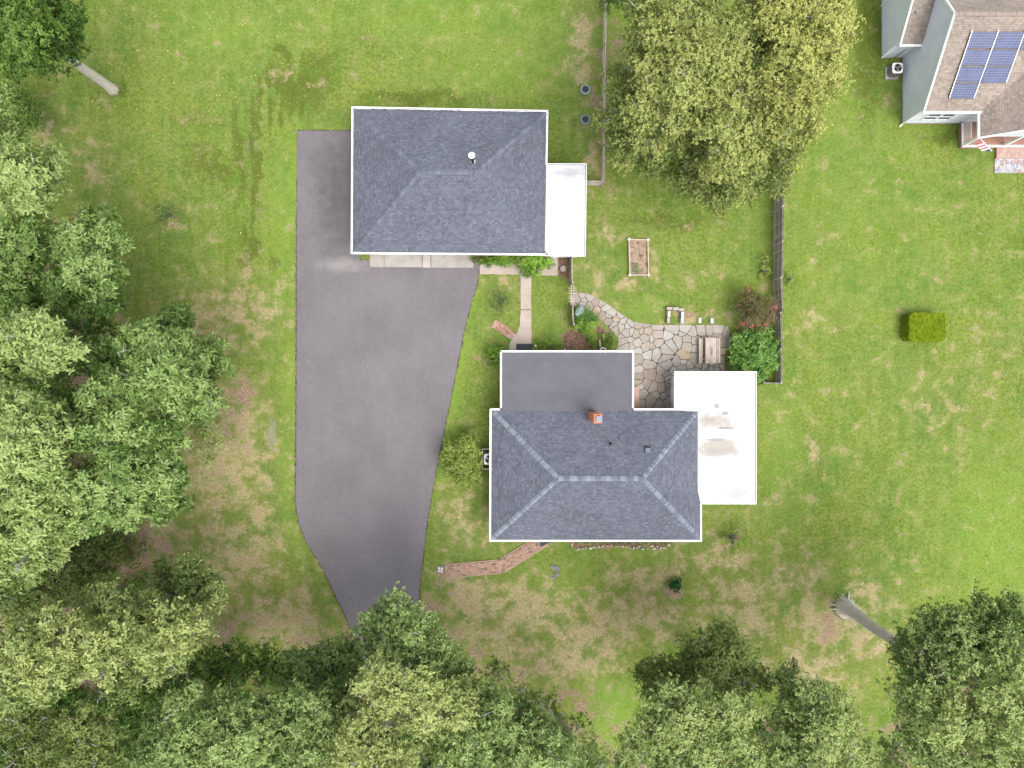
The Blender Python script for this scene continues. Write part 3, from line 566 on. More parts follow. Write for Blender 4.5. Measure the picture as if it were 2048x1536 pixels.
# ---- garage
EZ = 2.75
gar = empty('garage', G(900, 380), 'detached garage with dark grey hip shingle roof, white gutters and a white lean-to roof', 'garage')
TL, TR, BR, BL = W(706, 218, EZ), W(1094, 224, EZ), W(1090, 508, EZ), W(705, 504, EZ)
R1, R2 = W(840, 343, EZ + 2.0), W(949, 344, EZ + 2.0)
hip_roof(gar, TL, TR, BR, BL, R1, R2, 'ridge_dark')
cg = (TL + BR) / 2
ga, gb, gc_, gd = W(703.5, 213.5, EZ), W(1096.5, 221, EZ), W(1092, 511, EZ), W(702, 508, EZ)
gutter(gar, [ga, gb], EZ, inner=cg); gutter(gar, [gd, ga], EZ, inner=cg); gutter(gar, [gc_, gd], EZ, inner=cg); gutter(gar, [gb, W(1094.5, 330, EZ)], EZ, inner=cg)
mb = MB()     # leaf litter lying in the gutters
for (p, q, nn) in ((ga, gb, 170), (ga, gd, 60), (gb, W(1094, 330, EZ), 20), (gd, gc_, 14)):
    for i in range(nn):
        t = random.random() if nn != 170 else random.choice([random.uniform(.1, .35), random.uniform(.15, .55), random.uniform(.7, 1.0)])
        c = Vector(p).lerp(q, t); din = (cg - c); din.z = 0; din = Vector((0, math.copysign(1, din.y), 0)) if abs((Vector(q) - Vector(p)).x) > 2 else Vector((math.copysign(1, din.x), 0, 0))
        c += din * .085 + Vector((random.uniform(-.03, .03), random.uniform(-.02, .02), .03)); mb.box(c, (random.uniform(.08, .3) if din.y else .07, .07 if din.y else random.uniform(.05, .2), .03), random.uniform(-.2, .2), tone=random.random())
gl = mb.build('gutter_litter', plain('leaf litter', (.06, .035, .028), .95, .4), gar); gl['kind'] = 'stuff'
ins = .38
wp = [(TL.x + ins, TL.y - ins), (TR.x - ins, TR.y - ins), (BR.x - ins, BR.y + ins), (BL.x + ins, BL.y + ins)]
walls(gar, wp, -.05, EZ - .17, MT['brick_wall'])
for px in (797, 890): door(gar, (W(px, 0).x, wp[3][1] - .005, 1.1), 2.7, 2.15, (0, -1, 0), MT['white'], 4, 'garage_door')
window(gar, (wp[0][0], 12.5, 1.5), 1.0, 1.0, (-1, 0, 0)); window(gar, (wp[0][0] + 4, wp[0][1], 1.5), 1.0, 1.0, (0, 1, 0)); window(gar, (wp[0][0] + 9, wp[0][1], 1.5), 1.0, 1.0, (0, 1, 0))
# lean-to roof
LZ = 2.62
mb = MB(); a, b, c, d = W(1091.5, 330, LZ + .12), W(1171, 330, LZ), W(1168.5, 510, LZ), W(1088.5, 508.5, LZ + .14)
mb.face([a, b, c, d]); lean = mb.build('lean_to_roof', MT['white_roof'], gar)
mb = MB(); mb.prism([p[:2] for p in (a, b, c, d)], LZ - .12, LZ - .02); mb.build('soffit', MT['trim'], gar)
cl = (a + c) / 2
gutter(gar, [W(1092, 327.5, LZ), W(1173.5, 327.5, LZ)], LZ - .0, .09, inner=cl, name='lean_to_fascia'); gutter(gar, [W(1173.5, 327.5, LZ), W(1171, 513, LZ)], LZ, .09, inner=cl, name='lean_to_fascia'); gutter(gar, [W(1171, 513, LZ), W(1090, 512, LZ)], LZ, .13, inner=cl, name='lean_to_fascia')
mb = MB(); mb.prism([(b.x - .3, b.y - .3), (b.x - .3, c.y + 2.6), (c.x - .3, c.y + .3), (wp[2][0] + .005, c.y + .3), (wp[2][0] + .005, b.y - .3)], 0, LZ - .13); mb.build('lean_to_wall', MT['siding'], gar)
door(gar, (W(1100, 0).x, c.y + .3, 1.05), .9, 2.0, (0, -1, 0), MT['white'], 3)
# flue on the garage roof
fl = W(946, 326, EZ + 1.6); mb = MB(); mb.lathe(fl, [(.22, -.2), (.22, .02), (.13, .12), (.10, .12), (.10, .16)], 20); flue = mb.build('flue_pipe', plain('flue collar', (.5, .47, .43), .5, .1), gar)
mb = MB(); mb.tube([fl + Vector((0, 0, .1)), fl + Vector((0, 0, 1.5))], [.10, .10], 14); mb.build('pipe', MT['dark'], flue)
mb = MB(); tip = fl + Vector((0, 0, 1.72)); rim = [fl + Vector((.215 * math.cos(2 * math.pi * k / 24), .215 * math.sin(2 * math.pi * k / 24), 1.55)) for k in range(24)]
for k in range(24): mb.face([rim[k], rim[(k + 1) % 24], tip])
mb.face(rim[::-1]); mb.build('rain_cap', plain('bright flue cap', (.75, .75, .75), .4, .03), flue)
# ---- house
HZ = 2.75; RZ = HZ + 1.8
hou = empty('house', G(1190, 940), 'single storey house with dark grey hip roof, flat grey extension and a white patio roof', 'house')
TL, TR, BR, BL = W(983, 820, HZ), W(1397, 821, HZ), W(1401, 1079, HZ), W(982, 1079, HZ); R1, R2 = W(1117, 957, RZ), W(1285, 957, RZ)
hip_roof(hou, TL, TR, BR, BL, R1, R2, 'ridge'); ch = (TL + BR) / 2
a1, a2, a3, a4 = W(979.5, 817, HZ), W(1365, 817, HZ), W(1403.5, 1083, HZ), W(978.5, 1083, HZ)
gutter(hou, [a4, a1], HZ, .10, inner=ch); gutter(hou, [a3, a4], HZ, .10, inner=ch); gutter(hou, [W(1403, 1008, HZ), a3], HZ, .09, inner=ch)
gutter(hou, [a1, W(1000, 817, HZ)], HZ, .10, inner=ch); gutter(hou, [W(1267, 817, HZ), a2], HZ, .10, inner=ch)
wh = [(TL.x + ins, TL.y - ins), (TR.x - ins, TR.y - ins), (BR.x - ins, BR.y + ins), (BL.x + ins, BL.y + ins)]
walls(hou, wh, -.05, HZ - .17, MT['brick_wall'])
# flat roof extension
FZ = 2.78
f = [W(1003.5, 705, FZ), W(1264, 705, FZ), W(1264, 822, FZ + .03), W(1003.5, 822, FZ + .03)]
mb = MB(); mb.face(f); mb.build('flat_roof', MT['membrane'], hou)
mb = MB(); mb.prism([p[:2] for p in f], FZ - .17, FZ - .04); mb.build('soffit', MT['trim'], hou); cf = (f[0] + f[2]) / 2
mb = MB()
for p, q in ((W(1000.5, 702.7, FZ), W(1267, 702.7, FZ)), (W(1002, 701.5, FZ), W(1002, 816, FZ)), (W(1265.7, 704, FZ), W(1265.7, 816, FZ))): mb.bar(p, q, .115, .16)
mb.build('roof_edge', MT['white'], hou)
mb = MB(); mb.prism([(f[0].x + ins, f[0].y - ins), (f[1].x - ins, f[1].y - ins), (f[1].x - ins, wh[0][1] + .002), (f[0].x + ins, wh[0][1] + .002)], -.05, FZ - .18); mb.build('extension_wall', MT['brick_wall'], hou)
# white patio roof
PZ = 2.62
P = [W(1350, 746, PZ), W(1511, 746, PZ), W(1511, 1005.5, PZ), W(1402.5, 1005.5, PZ), W(1402.5, 1003, PZ), W(1396.5, 980, PZ), W(1396, 823, PZ), W(1367, 822, PZ), W(1350, 818, PZ)]
P2 = [Vector((p.x, p.y, HZ + .055 if 0 else HZ + .05)) for p in P]
PZ = HZ + .06
P = [W(1350, 746, PZ), W(1510, 746, PZ), W(1510, 1004.5, PZ), W(1400.5, 1004.5, PZ), W(1395.5, 980, PZ), W(1395.5, 823, PZ), W(1367, 822, PZ), W(1365, 819, PZ), W(1350, 819, PZ)]
mb = MB(); mb.prism([p[:2] for p in P], PZ - .10, PZ); mb.build('patio_roof', MT['white_roof'], hou); cp = W(1450, 870, PZ)
gutter(hou, [W(1512.5, 744, PZ), W(1512.5, 1008, PZ)], PZ, .09, inner=cp, name='patio_roof_gutter')
mb = MB(); mb.bar(W(1349, 744.3, PZ), W(1512, 744.3, PZ), .09, .14); mb.bar(W(1349, 746, PZ), W(1349, 817, PZ), .07, .14); mb.build('patio_roof_trim', MT['white'], hou)
mb = MB(); mb.bar(W(1401, 1006.6, PZ), W(1512, 1006.6, PZ), .09, .14); mb.build('patio_roof_trim', MT['white'], hou)
mb = MB(); mb.prism([(P[0].x + .35, P[0].y - .3), (P[1].x - .3, P[1].y - .3), (P[2].x - .3, P[2].y + .3), (wh[2][0] + .02, P[2].y + .3), (wh[1][0] + .02, wh[1][1] + .02), (P[0].x + .35, wh[1][1] + .02)], 0, PZ - .11); mb.build('sunroom_wall', MT['siding'], hou)
for dy in (2, 4.5, 7): window(hou, (P[1].x - .3, P[1].y - dy, 1.4), 1.6, 1.3, (1, 0, 0))
for x in (1040, 1120, 1220, 1330): window(hou, (W(x, 0).x, wh[2][1], 1.5), 1.3, 1.1, (0, -1, 0))
door(hou, (W(1085, 0).x, wh[2][1], 1.05), .95, 2.05, (0, -1, 0), MT['dark'], 4)
door(hou, (W(1048, 0).x, f[0].y - ins, 1.05), .95, 2.05, (0, 1, 0), MT['white'], 4)
window(hou, (W(1180, 0).x, f[0].y - ins, 1.5), 1.5, 1.1, (0, 1, 0)); window(hou, (wh[0][0], -7, 1.5), 1.1, 1.1, (-1, 0, 0)); window(hou, (wh[0][0], -10, 1.5), 1.1, 1.1, (-1, 0, 0))
mb = MB(); mb.box(G(1268.5, 796, .45), (.32, 1.6, .9)); mb.box(G(1268.5, 796, .93), (.36, 1.64, .06)); mb.build('brick_ledge', brickmat('pink ledge brick', (.30, .20, .15), (.36, .25, .19), (.34, .29, .25)), hou)
mb = MB(); mb.tube([G(1345, 775, .1), G(1345, 775, 2.6)], [.05, .05], 6); mb.box(G(1342.5, 790, 1.1), (.12, 1.0, 2.1)); mb.build('patio_door', MT['white'], hou)
mb = MB(); mb.tube([W(1130, 700.5, 2.6), W(1130, 698.5, 2.3)], [.04, .04], 8); mb.build('vent_elbow', MT['white'], hou)
# chimney
cb, ct = 2.7, 6.2
mb = MB(); mb.box(G(0, 0) * 0 + Vector((W(1183, 832, cb).x, W(1183, 832, cb).y, (cb + ct) / 2)), (.50, .56, ct - cb)); cx, cy = W(1183, 832, cb).x, W(1183, 832, cb).y
chim = mb.build('chimney', MT['chimney'], hou)
mb = MB(); mb.box((cx, cy, ct + .03), (.53, .59, .06)); mb.build('chimney_crown', plain('orange brick crown', (.46, .15, .075), .9, .15), chim)
mb = MB(); mb.box((cx + .05, cy - .02, ct + .22), (.36, .38, .05)); 
for sx in (-1, 1):
    for sy in (-1, 1): mb.box((cx + .05 + sx * .14, cy - .02 + sy * .15, ct + .13), (.03, .03, .16))
mb.build('chimney_cap', MT['cap_blue'], chim)
def on_roof(px, py):   # point on the north slope of the house roof
    y0, z0, y1, z1 = TL.y, HZ, R1.y, RZ
    z = HZ
    for _ in range(20): p = W(px, py, z); z = z0 + (y0 - p.y) / (y0 - y1) * (z1 - z0)
    return p
p = on_roof(1221.5, 888); mb = MB(); mb.tube([p - Vector((0, 0, .1)), p + Vector((0, 0, .32))], [.065, .06], 12); mb.lathe(p, [(.12, 0), (.08, .06), (.065, .08)], 16); mb.build('vent_pipe', MT['dark'], hou)
slope = math.atan2(RZ - HZ, TL.y - R1.y); ax = Matrix.Rotation(-slope, 3, 'X')
p = on_roof(1295, 899); mb = MB(); mb.box(p + Vector((0, 0, .06)), (.42, .42, .10), ax=ax); o = mb.build('roof_vent', MT['dark'], hou); mb = MB(); mb.box(p + Vector((0, -.05, .15)), (.36, .32, .07), ax=ax); mb.build('vent_hood', MT['ridge'], o)
p = on_roof(1244.5, 875); mb = MB(); mb.box(p + Vector((0, 0, .05)), (.38, .38, .09), ax=ax); mb.box(p + Vector((0, -.2, .03)), (.3, .04, .07), ax=ax); mb.build('roof_vent', MT['ridge_dark'], hou)
# ---- neighbour
nei = empty('neighbouring_house', G(1900, 150), 'neighbouring house with pale blue siding, brown shingle roof and solar panels', 'house')
NE, NR = 2.75, 6.05; xw = G(1804, 0).x; xe = G(2300, 0).x; ys_, yn_ = G(0, 247).y, G(0, -16).y; yr = (ys_ + yn_) / 2
mb = MB(); mb.prism([(xw, ys_), (xe, ys_), (xe, yn_), (xw, yn_)], -.05, NE - .15)
for x in (xw, xe):
    f_ = [(x, ys_, NE - .15), (x, yn_, NE - .15), (x, yr, NR - .16)]; mb.face(f_ if x == xe else f_[::-1])
mb.build('wall', MT['siding'], nei)
ov = .22; pitch = (NR - NE) / ((yr - ys_) + ov)
S0 = ys_ - ov; N0 = yn_ + ov; mb = MB(); nw = xw - .06
roof_face(mb, [(nw, S0, NE), (xe, S0, NE), (xe, yr, NR), (nw, yr, NR)], (1, 0, 0)); roof_face(mb, [(nw, N0, NE), (xe, N0, NE), (xe, yr, NR), (nw, yr, NR)], (1, 0, 0))
nroof = mb.build('roof', MT['shingle_brown'], nei)
mb = MB(); caps(mb, (nw, yr, NR), (xe, yr, NR), .34); mb.build('ridge_cap', plain('brown ridge caps', (.20, .165, .145), .9, .1, tone=.15), nroof)
mb = MB(); mb.bar((nw, S0, NE - .03), (nw, yr, NR - .03), .09, .14); mb.bar((nw, N0, NE - .03), (nw, yr, NR - .03), .09, .14); mb.build('rake_trim', MT['white'], nei)
mb = MB(); xp = G(1938, 0).x + .1; mb.bar((nw - .03, S0 - .06, NE - .03), (xp, S0 - .06, NE - .03), .14, .12); mb.build('gutter', MT['white'], nei)
mb = MB(); mb.prism([(xw - .02, ys_ - .03), (xe, ys_ - .03), (xe, yn_), (xw - .02, yn_)], -.05, .12); mb.build('foundation', plain('foundation', (.24, .2, .16)), nei)
mb = MB(); mb.tube([(xw - .04, ys_ - .07, 0.1), (xw - .04, ys_ - .07, NE - .1)], [.05, .05], 6); mb.tube([(xw - .04, ys_ - .07, .15), (xw - .2, ys_ - .25, .05)], [.05, .05], 6); mb.build('downspout', MT['white'], nei)
window(nei, (G(1842, 0).x, ys_, 1.35), .92, 1.1, (0, -1, 0)); window(nei, (G(1869, 0).x, ys_, 1.35), .92, 1.1, (0, -1, 0))
# bump-out
XW = G(1764, 0).x; ya = G(0, 115).y; yb = G(0, -150).y; ym = (ya + yb) / 2; BE = 2.45; BR_ = BE + (ym - ya + .27) * pitch
mb = MB(); mb.prism([(XW, ya), (xw + .5, ya), (xw + .5, yb), (XW, yb)], -.05, BE - .1); mb.face([(XW, ya, BE - .1), (XW, ym, BR_ - .1), (XW, yb, BE - .1)]); mb.build('side_wing_wall', MT['siding'], nei)
mb = MB(); roof_face(mb, [(XW - .05, ya - .27, BE), (xw - .003, ya - .27, BE), (xw - .003, ym, BR_), (XW - .05, ym, BR_)], (1, 0, 0)); roof_face(mb, [(XW - .05, yb + .27, BE), (xw - .003, yb + .27, BE), (xw - .003, ym, BR_), (XW - .05, ym, BR_)], (1, 0, 0)); mb.build('side_wing_roof', MT['shingle_brown'], nei)
mb = MB(); mb.bar((XW - .06, ya - .27, BE - .03), (XW - .06, ym, BR_ - .03), .09, .12); mb.bar((XW - .1, ya - .33, BE - .03), (xw - .02, ya - .33, BE - .03), .13, .12); mb.build('side_wing_trim', MT['white'], nei)
mb = MB(); mb.tube([(XW - .05, ya - .05, .05), (XW - .05, ya - .05, BE - .1)], [.05, .05], 6); mb.build('downspout', MT['white'], nei)
mb = MB(); mb.tube([(XW + .9, ya - .05, .05), (XW + .95, ya - .05, .9), (XW + 1.05, ya - .03, 1.3)], [.03, .03, .02], 6); mb.build('cable_conduit', MT['metal'], nei)
window(nei, (XW, ya + 3.9, 1.9), .9, .9, (-1, 0, 0))
p = W(1834, 23, BE + 1.2); p.z = BE + (p.y - ya + .27) * pitch; mb = MB(); mb.lathe(p, [(.1, -.1), (.1, .1), (.06, .15)], 12); mb.build('vent_pipe', MT['bronze'], nei)
mb = MB(); a = G(1762, 12, 0); mb.tube([a + Vector((0, 0, 0)), a + Vector((0, 0, 1.0)), a + Vector((-.05, .1, 1.1)), a + Vector((.15, .25, 1.1))], [.04, .04, .04, .04], 8); mb.build('drain_pipe', MT['white'], nei)
def nplane(px, py, north=False):
    z = NE
    for _ in range(30):
        q = W(px, py, z); z = NR - abs(q.y - yr) * pitch
    return q
def solar(P4, nc):   # corners TL TR BR BL in photo
    q = [nplane(*p) for p in P4]; up = (q[1] - q[0]).cross(q[0] - q[3]).normalized()
    if up.z < 0: up = -up
    for i in range(nc):
        t0, t1 = i / nc, (i + 1) / nc; e = .012
        c = [q[0].lerp(q[3], t0 + e), q[1].lerp(q[2], t0 + e), q[1].lerp(q[2], t1 - e), q[0].lerp(q[3], t1 - e)]
        mbf = MB(); cen = sum(c, Vector()) / 4; X = (c[1] - c[0]); Y = (c[0] - c[3]); xs_ = X.normalized(); ys2 = up.cross(xs_)
        mbf.box(cen + up * .10, (X.length, Y.length, .05), ax=Matrix((xs_, ys2, up)).transposed()); fr = mbf.build('solar_panel', plain('panel frame', (.035, .038, .06), .4, .05), nei)
        mg = MB(); h = [cen + xs_ * (sx * (X.length / 2 - .03)) + ys2 * (sy * (Y.length / 2 - .012)) + up * .129 for sx, sy in ((-1, -1), (1, -1), (1, 1), (-1, 1))]
        mg.face(h, [(0, 0), (1, 0), (1, 1), (0, 1)]); mg.build('solar_cells', MT['solar'], fr)
solar([(1941, 62), (1993, 62), (1944, 198), (1895, 197)], 4)
solar([(1995, 62), (2047, 62), (2009, 166), (1959, 166)], 3)
solar([(2049, 62), (2100, 62), (2087, 100), (2036, 100)], 1)
def sline(p, q):
    a, b = nplane(*p) + Vector((0, 0, .14)), nplane(*q) + Vector((0, 0, .14)); mb = MB(); mb.bar(a, b, .045, .05); mb.build('panel_rail', MT['trim'], nei)
sline((1942, 62), (1896, 197)); sline((1994.5, 62), (1945, 198)); sline((2048, 62), (2009.5, 166))
# porch
pz = .35; X0 = G(1917, 0).x; Y0 = G(0, 297).y; XE = G(2200, 0).x
mb = MB(); mb.prism([(X0, Y0), (XE, Y0), (XE, ys_ - .04), (X0, ys_ - .04)], 0, pz)
mb.build('porch_floor', MT['deckred'], nei)
mb = MB(); mb.bar((X0 + .12, Y0 + .05, pz + .85), (X0 + .12, ys_ - .1, pz + .85), .07, .06); mb.bar((X0, Y0 + .04, pz + .03), (XE, Y0 + .04, pz + .03), .14, .08); mb.bar((X0 + .04, Y0, pz + .03), (X0 + .04, ys_ - .1, pz + .03), .1, .08)
k = 0
while Y0 + .15 + k * .13 < ys_ - .1: mb.bar((X0 + .12, Y0 + .15 + k * .13, pz), (X0 + .12, Y0 + .15 + k * .13, pz + .84), .035, .035); k += 1
mb.build('porch_railing', MT['white'], nei)
QE = 2.7
for px in (1921, 2001): mb = MB(); c = G(px, 294, 0); mb.box((c.x, c.y, (pz + QE - .15) / 2 + pz / 2), (.16, .16, QE - .15 - pz)); mb.box((c.x, c.y, pz + .08), (.22, .22, .16)); mb.build('porch_post', MT['white'], nei)
qx = W(1959, 0, QE).x; qy = W(0, 275, QE).y; xr = qx + 4.2; qz = QE + 4.2 * pitch
mb = MB(); yv0 = S0; yv1 = yr - (NR - qz) / pitch
roof_face(mb, [(qx, qy, QE), (qx, yv0 + .02, QE + .03), (xr, yv1, qz + .03), (xr, qy, qz)], (0, 1, 0)); roof_face(mb, [(2 * xr - qx, qy, QE), (2 * xr - qx, yv0, QE + .03), (xr, yv1, qz + .03), (xr, qy, qz)], (0, 1, 0)); mb.build('porch_roof', MT['shingle_brown'], nei)
mb = MB(); mb.bar((qx - .05, qy, QE - .04), (qx - .05, yv0, QE - .04), .13, .12); mb.bar((qx - .08, qy - .03, QE - .05), (xr, qy - .03, qz - .05), .07, .2); mb.build('porch_gutter', MT['white'], nei)
mb = MB(); mb.face([(qx, qy + .12, QE - .15), (2 * xr - qx, qy + .12, QE - .15), (2 * xr - qx, qy + .12, QE - .05), (xr, qy + .12, qz - .1), (qx, qy + .12, QE - .05)]); mb.build('porch_gable', MT['siding'], nei)
mb = MB(); mb.prism([G(1990, 297)[:2], G(2200, 297)[:2], G(2200, 317.5)[:2], G(1990, 317.5)[:2]], 0, .17); 
for i in range(40):
    for j in range(2): c = G(1993 + i * 5.2, 302 + j * 10, .176); mb.box(c, (.17, .33, .015), tone=.3 + random.random() * .5)
mb.build('brick_step', multitone('step brick', [(.28, .17, .145), (.34, .235, .20), (.37, .29, .25)], .9, .1), nei)
mb = MB(); r_ = random.Random(3); u = 3.6
occ = set()
for j in range(8):
    for i in range(30):
        if (i, j) in occ: continue
        w_, h_ = r_.choice([(1, 1), (2, 1), (1, 2), (2, 2), (1, 1)]); 
        if j + h_ > 8 or (i + 1, j) in occ: w_ = 1 if (i + 1, j) in occ else w_; h_ = min(h_, 8 - j)
        for a_ in range(w_):
            for b_ in range(h_): occ.add((i + a_, j + b_))
        c = G(1988 + (i + w_ / 2) * u, 317.6 + (j + h_ / 2) * u, 0); mb.box((c.x, c.y, .03), (w_ * u / PPM - .012, h_ * u / PPM - .012, .08), tone=r_.random())
tag(mb.build('paver_path', MT['pavers']), kind='structure')
# flag on the porch post
fp = empty('flag', (qx + .1, qy, 2.1), 'small red and white striped flag on an angled pole at the neighbouring porch', 'flag')
p0, p1 = Vector((G(1921, 0).x + 1.35, qy + .05, 2.3)), G(1983, 302, .9)
p0 = W(1962, 279, 2.25); p1 = W(1983, 301, 1.75)
mb = MB(); mb.tube([p0, p1], [.018, .018], 8); mb.lathe(p1, [(.04, -.04), (.045, 0), (.02, .04)], 10); mb.build('flag_pole', MT['white'], fp)
mb = MB(); d = (p1 - p0) * .72
for i in range(6):
    a, b = p0.lerp(p1, .2 + i * .11), p0.lerp(p1, .2 + (i + 1) * .11); dn = Vector((-.28 - .03 * (i % 2), -.02, -.42))
    mb.face([a, b, b + dn + Vector((.02 * (i % 2), 0, 0)), a + dn], None, (i % 2) * 1.0)
for i in range(2): a, b = p0.lerp(p1, .86 + i * .07), p0.lerp(p1, .93 + i * .07); mb.face([a, b, b + dn * .5, a + dn * .5], None, .5)
mb.build('flag_cloth', multitone('flag cloth', [(.5, .12, .13), (.05, .05, .12), (.7, .65, .66)], .8, .05), fp)
# ------------------------------------------------------------------ air conditioners
def aircon(c, s, h, label, pad=True):
    t = empty('air_conditioner', c, label, 'air conditioner'); x, y = c[0], c[1]
    mb = MB(); q = s / 2; ch_ = .12
    P = [(x - q + ch_, y - q), (x + q - ch_, y - q), (x + q, y - q + ch_), (x + q, y + q - ch_), (x + q - ch_, y + q), (x - q + ch_, y + q), (x - q, y + q - ch_), (x - q, y - q + ch_)]
    mb.prism(P, .08, h); mb.build('cabinet', MT['bronze'], t)
    mb = MB()
    for k in range(9): z = .14 + k * (h - .22) / 9; mb.prism([(x + (p[0] - x) * 1.012, y + (p[1] - y) * 1.012) for p in P], z, z + .03)
    mb.build('louvre', plain('dark louvre', (.12, .12, .115), .6, .1), t)
    mb = MB(); nn = 32; ro = s * .40
    for k in range(nn):
        a0, a1 = 2 * math.pi * k / nn, 2 * math.pi * (k + 1) / nn
        def sq(a_): 
            cx_, sy_ = math.cos(a_), math.sin(a_); m_ = (abs(cx_) ** 6 + abs(sy_) ** 6) ** (1 / 6); return Vector((x + cx_ / m_ * q * 1.02, y + sy_ / m_ * q * 1.02, h + .03))
        i0, i1 = Vector((x + ro * math.cos(a0), y + ro * math.sin(a0), h + .05)), Vector((x + ro * math.cos(a1), y + ro * math.sin(a1), h + .05))
        mb.face([i0, sq(a0), sq(a1), i1]); dz = Vector((0, 0, -.06)); mb.face([sq(a0), sq(a0) + dz, sq(a1) + dz, sq(a1)])
    mb.build('top_rim', MT['white'], t)
    mb = MB(); mb.lathe((x, y, h + .005), [(ro, 0), (ro - .01, .01)], 28); mb.build('fan_well', MT['dark'], t)
    mb = MB()
    for k in range(3):
        a0 = k * 2.094 + .5; v = Vector((math.cos(a0), math.sin(a0), 0)); wv = Vector((-v.y, v.x, 0)); c0 = Vector((x, y, h + .03))
        mb.face([c0 + v * .05 - wv * .04, c0 + v * ro * .9 - wv * .08 + Vector((0, 0, .01)), c0 + v * ro * .85 + wv * .14, c0 + v * .05 + wv * .05])
    mb.lathe((x, y, h + .02), [(.08, 0), (.08, .035)], 14); mb.build('fan', MT['metal'], t)
    mb = MB()
    for rr_ in (.25, .5, .75): mb.tube([Vector((x + ro * rr_ * math.cos(a_ * math.pi / 12), y + ro * rr_ * math.sin(a_ * math.pi / 12), h + .055)) for a_ in range(25)], [.006] * 25, 4, cap=False)
    for k in range(8): v = Vector((math.cos(k * .785), math.sin(k * .785), 0)) * ro; mb.bar(Vector((x, y, h + .055)), Vector((x, y, h + .055)) + v, .008, .008)
    mb.build('fan_grille', MT['dark'], t)
    if pad: mb = MB(); mb.box((x - .03, y - .03, .04), (s + .18, s + .18, .08)); mb.build('pad', MT['concrete'], t)
    return t
aircon(G(1783, 146), .72, .78, 'grey square air conditioner on a concrete pad beside the neighbouring house')
aircon(G(979.5, 916), .76, .8, 'white topped air conditioner inside a timber frame at the house side')
en = empty('timber_enclosure', G(972, 916), 'low weathered timber frame around the air conditioner at the house side', 'enclosure')
mb = MB(); z = .85
for a, b in ((G(966, 896, z), G(984, 896, z)), (G(966, 935, z), G(984, 935, z)), (G(966, 896, z), G(966, 935, z))): mb.bar(a, b, .06, .06, .9)
mb.build('top_rail', MT['oldwood'], en)
mb = MB()
for a, b in ((G(966, 896), G(984, 896)), (G(966, 935), G(984, 935)), (G(966, 896), G(966, 935))):
    k = int((b - a).length / .12)
    for i in range(k): c = a.lerp(b, (i + .5) / k); mb.box((c.x, c.y, .42), (.04 if a.x == b.x else .1, .1 if a.x == b.x else .04, .8), tone=random.random() * .6)
mb.build('slat_panel', MT['oldwood'], en)
# ------------------------------------------------------------------ fences
def board_fence(posts, hts, label, name='board_fence', rails_side=-1):
    t = empty(name, posts[0], label, 'fence')
    for i in range(len(posts) - 1):
        a, b = Vector(posts[i]), Vector(posts[i + 1]); d = (b - a); L = d.length; d.normalize(); nr = Vector((d.y, -d.x, 0)) * rails_side; k = int(L / .14); h = hts[i]
        mb = MB()
        for j in range(k):
            c = a + d * ((j + .5) * L / k); hh = h - .02 + random.uniform(-.02, .02); mb.box((c.x, c.y, hh / 2 + .03), (L / k - .012, .02, hh), math.atan2(d.y, d.x), tone=min(1, max(0, random.gauss(.35, .22))))
        mb.build('fence_panel', MT['oldwood'], t)
        for zz in (.3, h * .55, h - .12):
            mb = MB(); o_ = nr * .04; mb.bar(a + o_ + Vector((0, 0, zz)), b + o_ + Vector((0, 0, zz)), .045, .09, .85); mb.build('rail', MT['palewood'], t)
    for i, p in enumerate(posts):
        p = Vector(p); h = hts[min(i, len(hts) - 1)]; d = (Vector(posts[min(i + 1, len(posts) - 1)]) - Vector(posts[max(i - 1, 0)])).normalized(); nr = Vector((d.y, -d.x, 0)) * rails_side
        mb = MB(); c = p + nr * .09; mb.box((c.x, c.y, (h + .04) / 2), (.09, .09, h + .04), math.atan2(d.y, d.x), tone=.7); mb.build('post', MT['oldwood'], t)
    return t
board_fence([G(1549, 290), G(1549, 357), G(1548.5, 425), G(1548, 493), G(1546.5, 562)], [1.8] * 5, 'grey weathered board fence panels along the right of the back yard, upper taller run', rails_side=1)
board_fence([G(1546.5, 562.4), G(1550, 628), G(1552, 700), G(1553, 766)], [1.6, 1.25, 1.1], 'lower weathered board fence run behind the red bush and round green shrub', rails_side=1)
board_fence([G(1551, 767), G(1518, 767)], [1.0], 'short weathered board fence joining the patio roof corner', rails_side=1)
board_fence([G(1139.5, 505), G(1140, 571)], [1.5], 'narrow grey board fence from the garage lean-to down to the arbour', rails_side=-1)
board_fence([G(1141, 611), G(1142.5, 652)], [1.5], 'grey board fence piece below the arbour beside the ferns', rails_side=-1)
mb = MB()
def rail_fence(posts, label, h=1.25):
    t = empty('rail_fence', posts[0], label, 'fence')
    for i in range(len(posts) - 1):
        for zz in (.35, .75, h - .08):
            mb = MB(); a, b = Vector(posts[i]), Vector(posts[i + 1]); j = random.uniform(-.05, .05); mb.tube([a + Vector((j, 0, zz)), a.lerp(b, .5) + Vector((j, 0, zz + .03)), b + Vector((-j, 0, zz))], [.045, .055, .045], 7, tone=.5 + random.random() * .4); mb.build('rail', MT['palewood'], t)
    for p in posts: mb = MB(); mb.box((p[0], p[1], h / 2), (.13, .13, h), random.random() * .2, tone=.6, taper=.9); mb.build('post', MT['palewood'], t)
rail_fence([G(1208.5, -60), G(1208, 20), G(1206.5, 100), G(1206, 160), G(1205, 230), G(1204, 300), G(1203.5, 371)], 'long grey split rail fence running up beside the big olive tree')
rail_fence([G(1203, 372.5), G(1166, 372)], 'short three rail fence joining the garage lean-to')
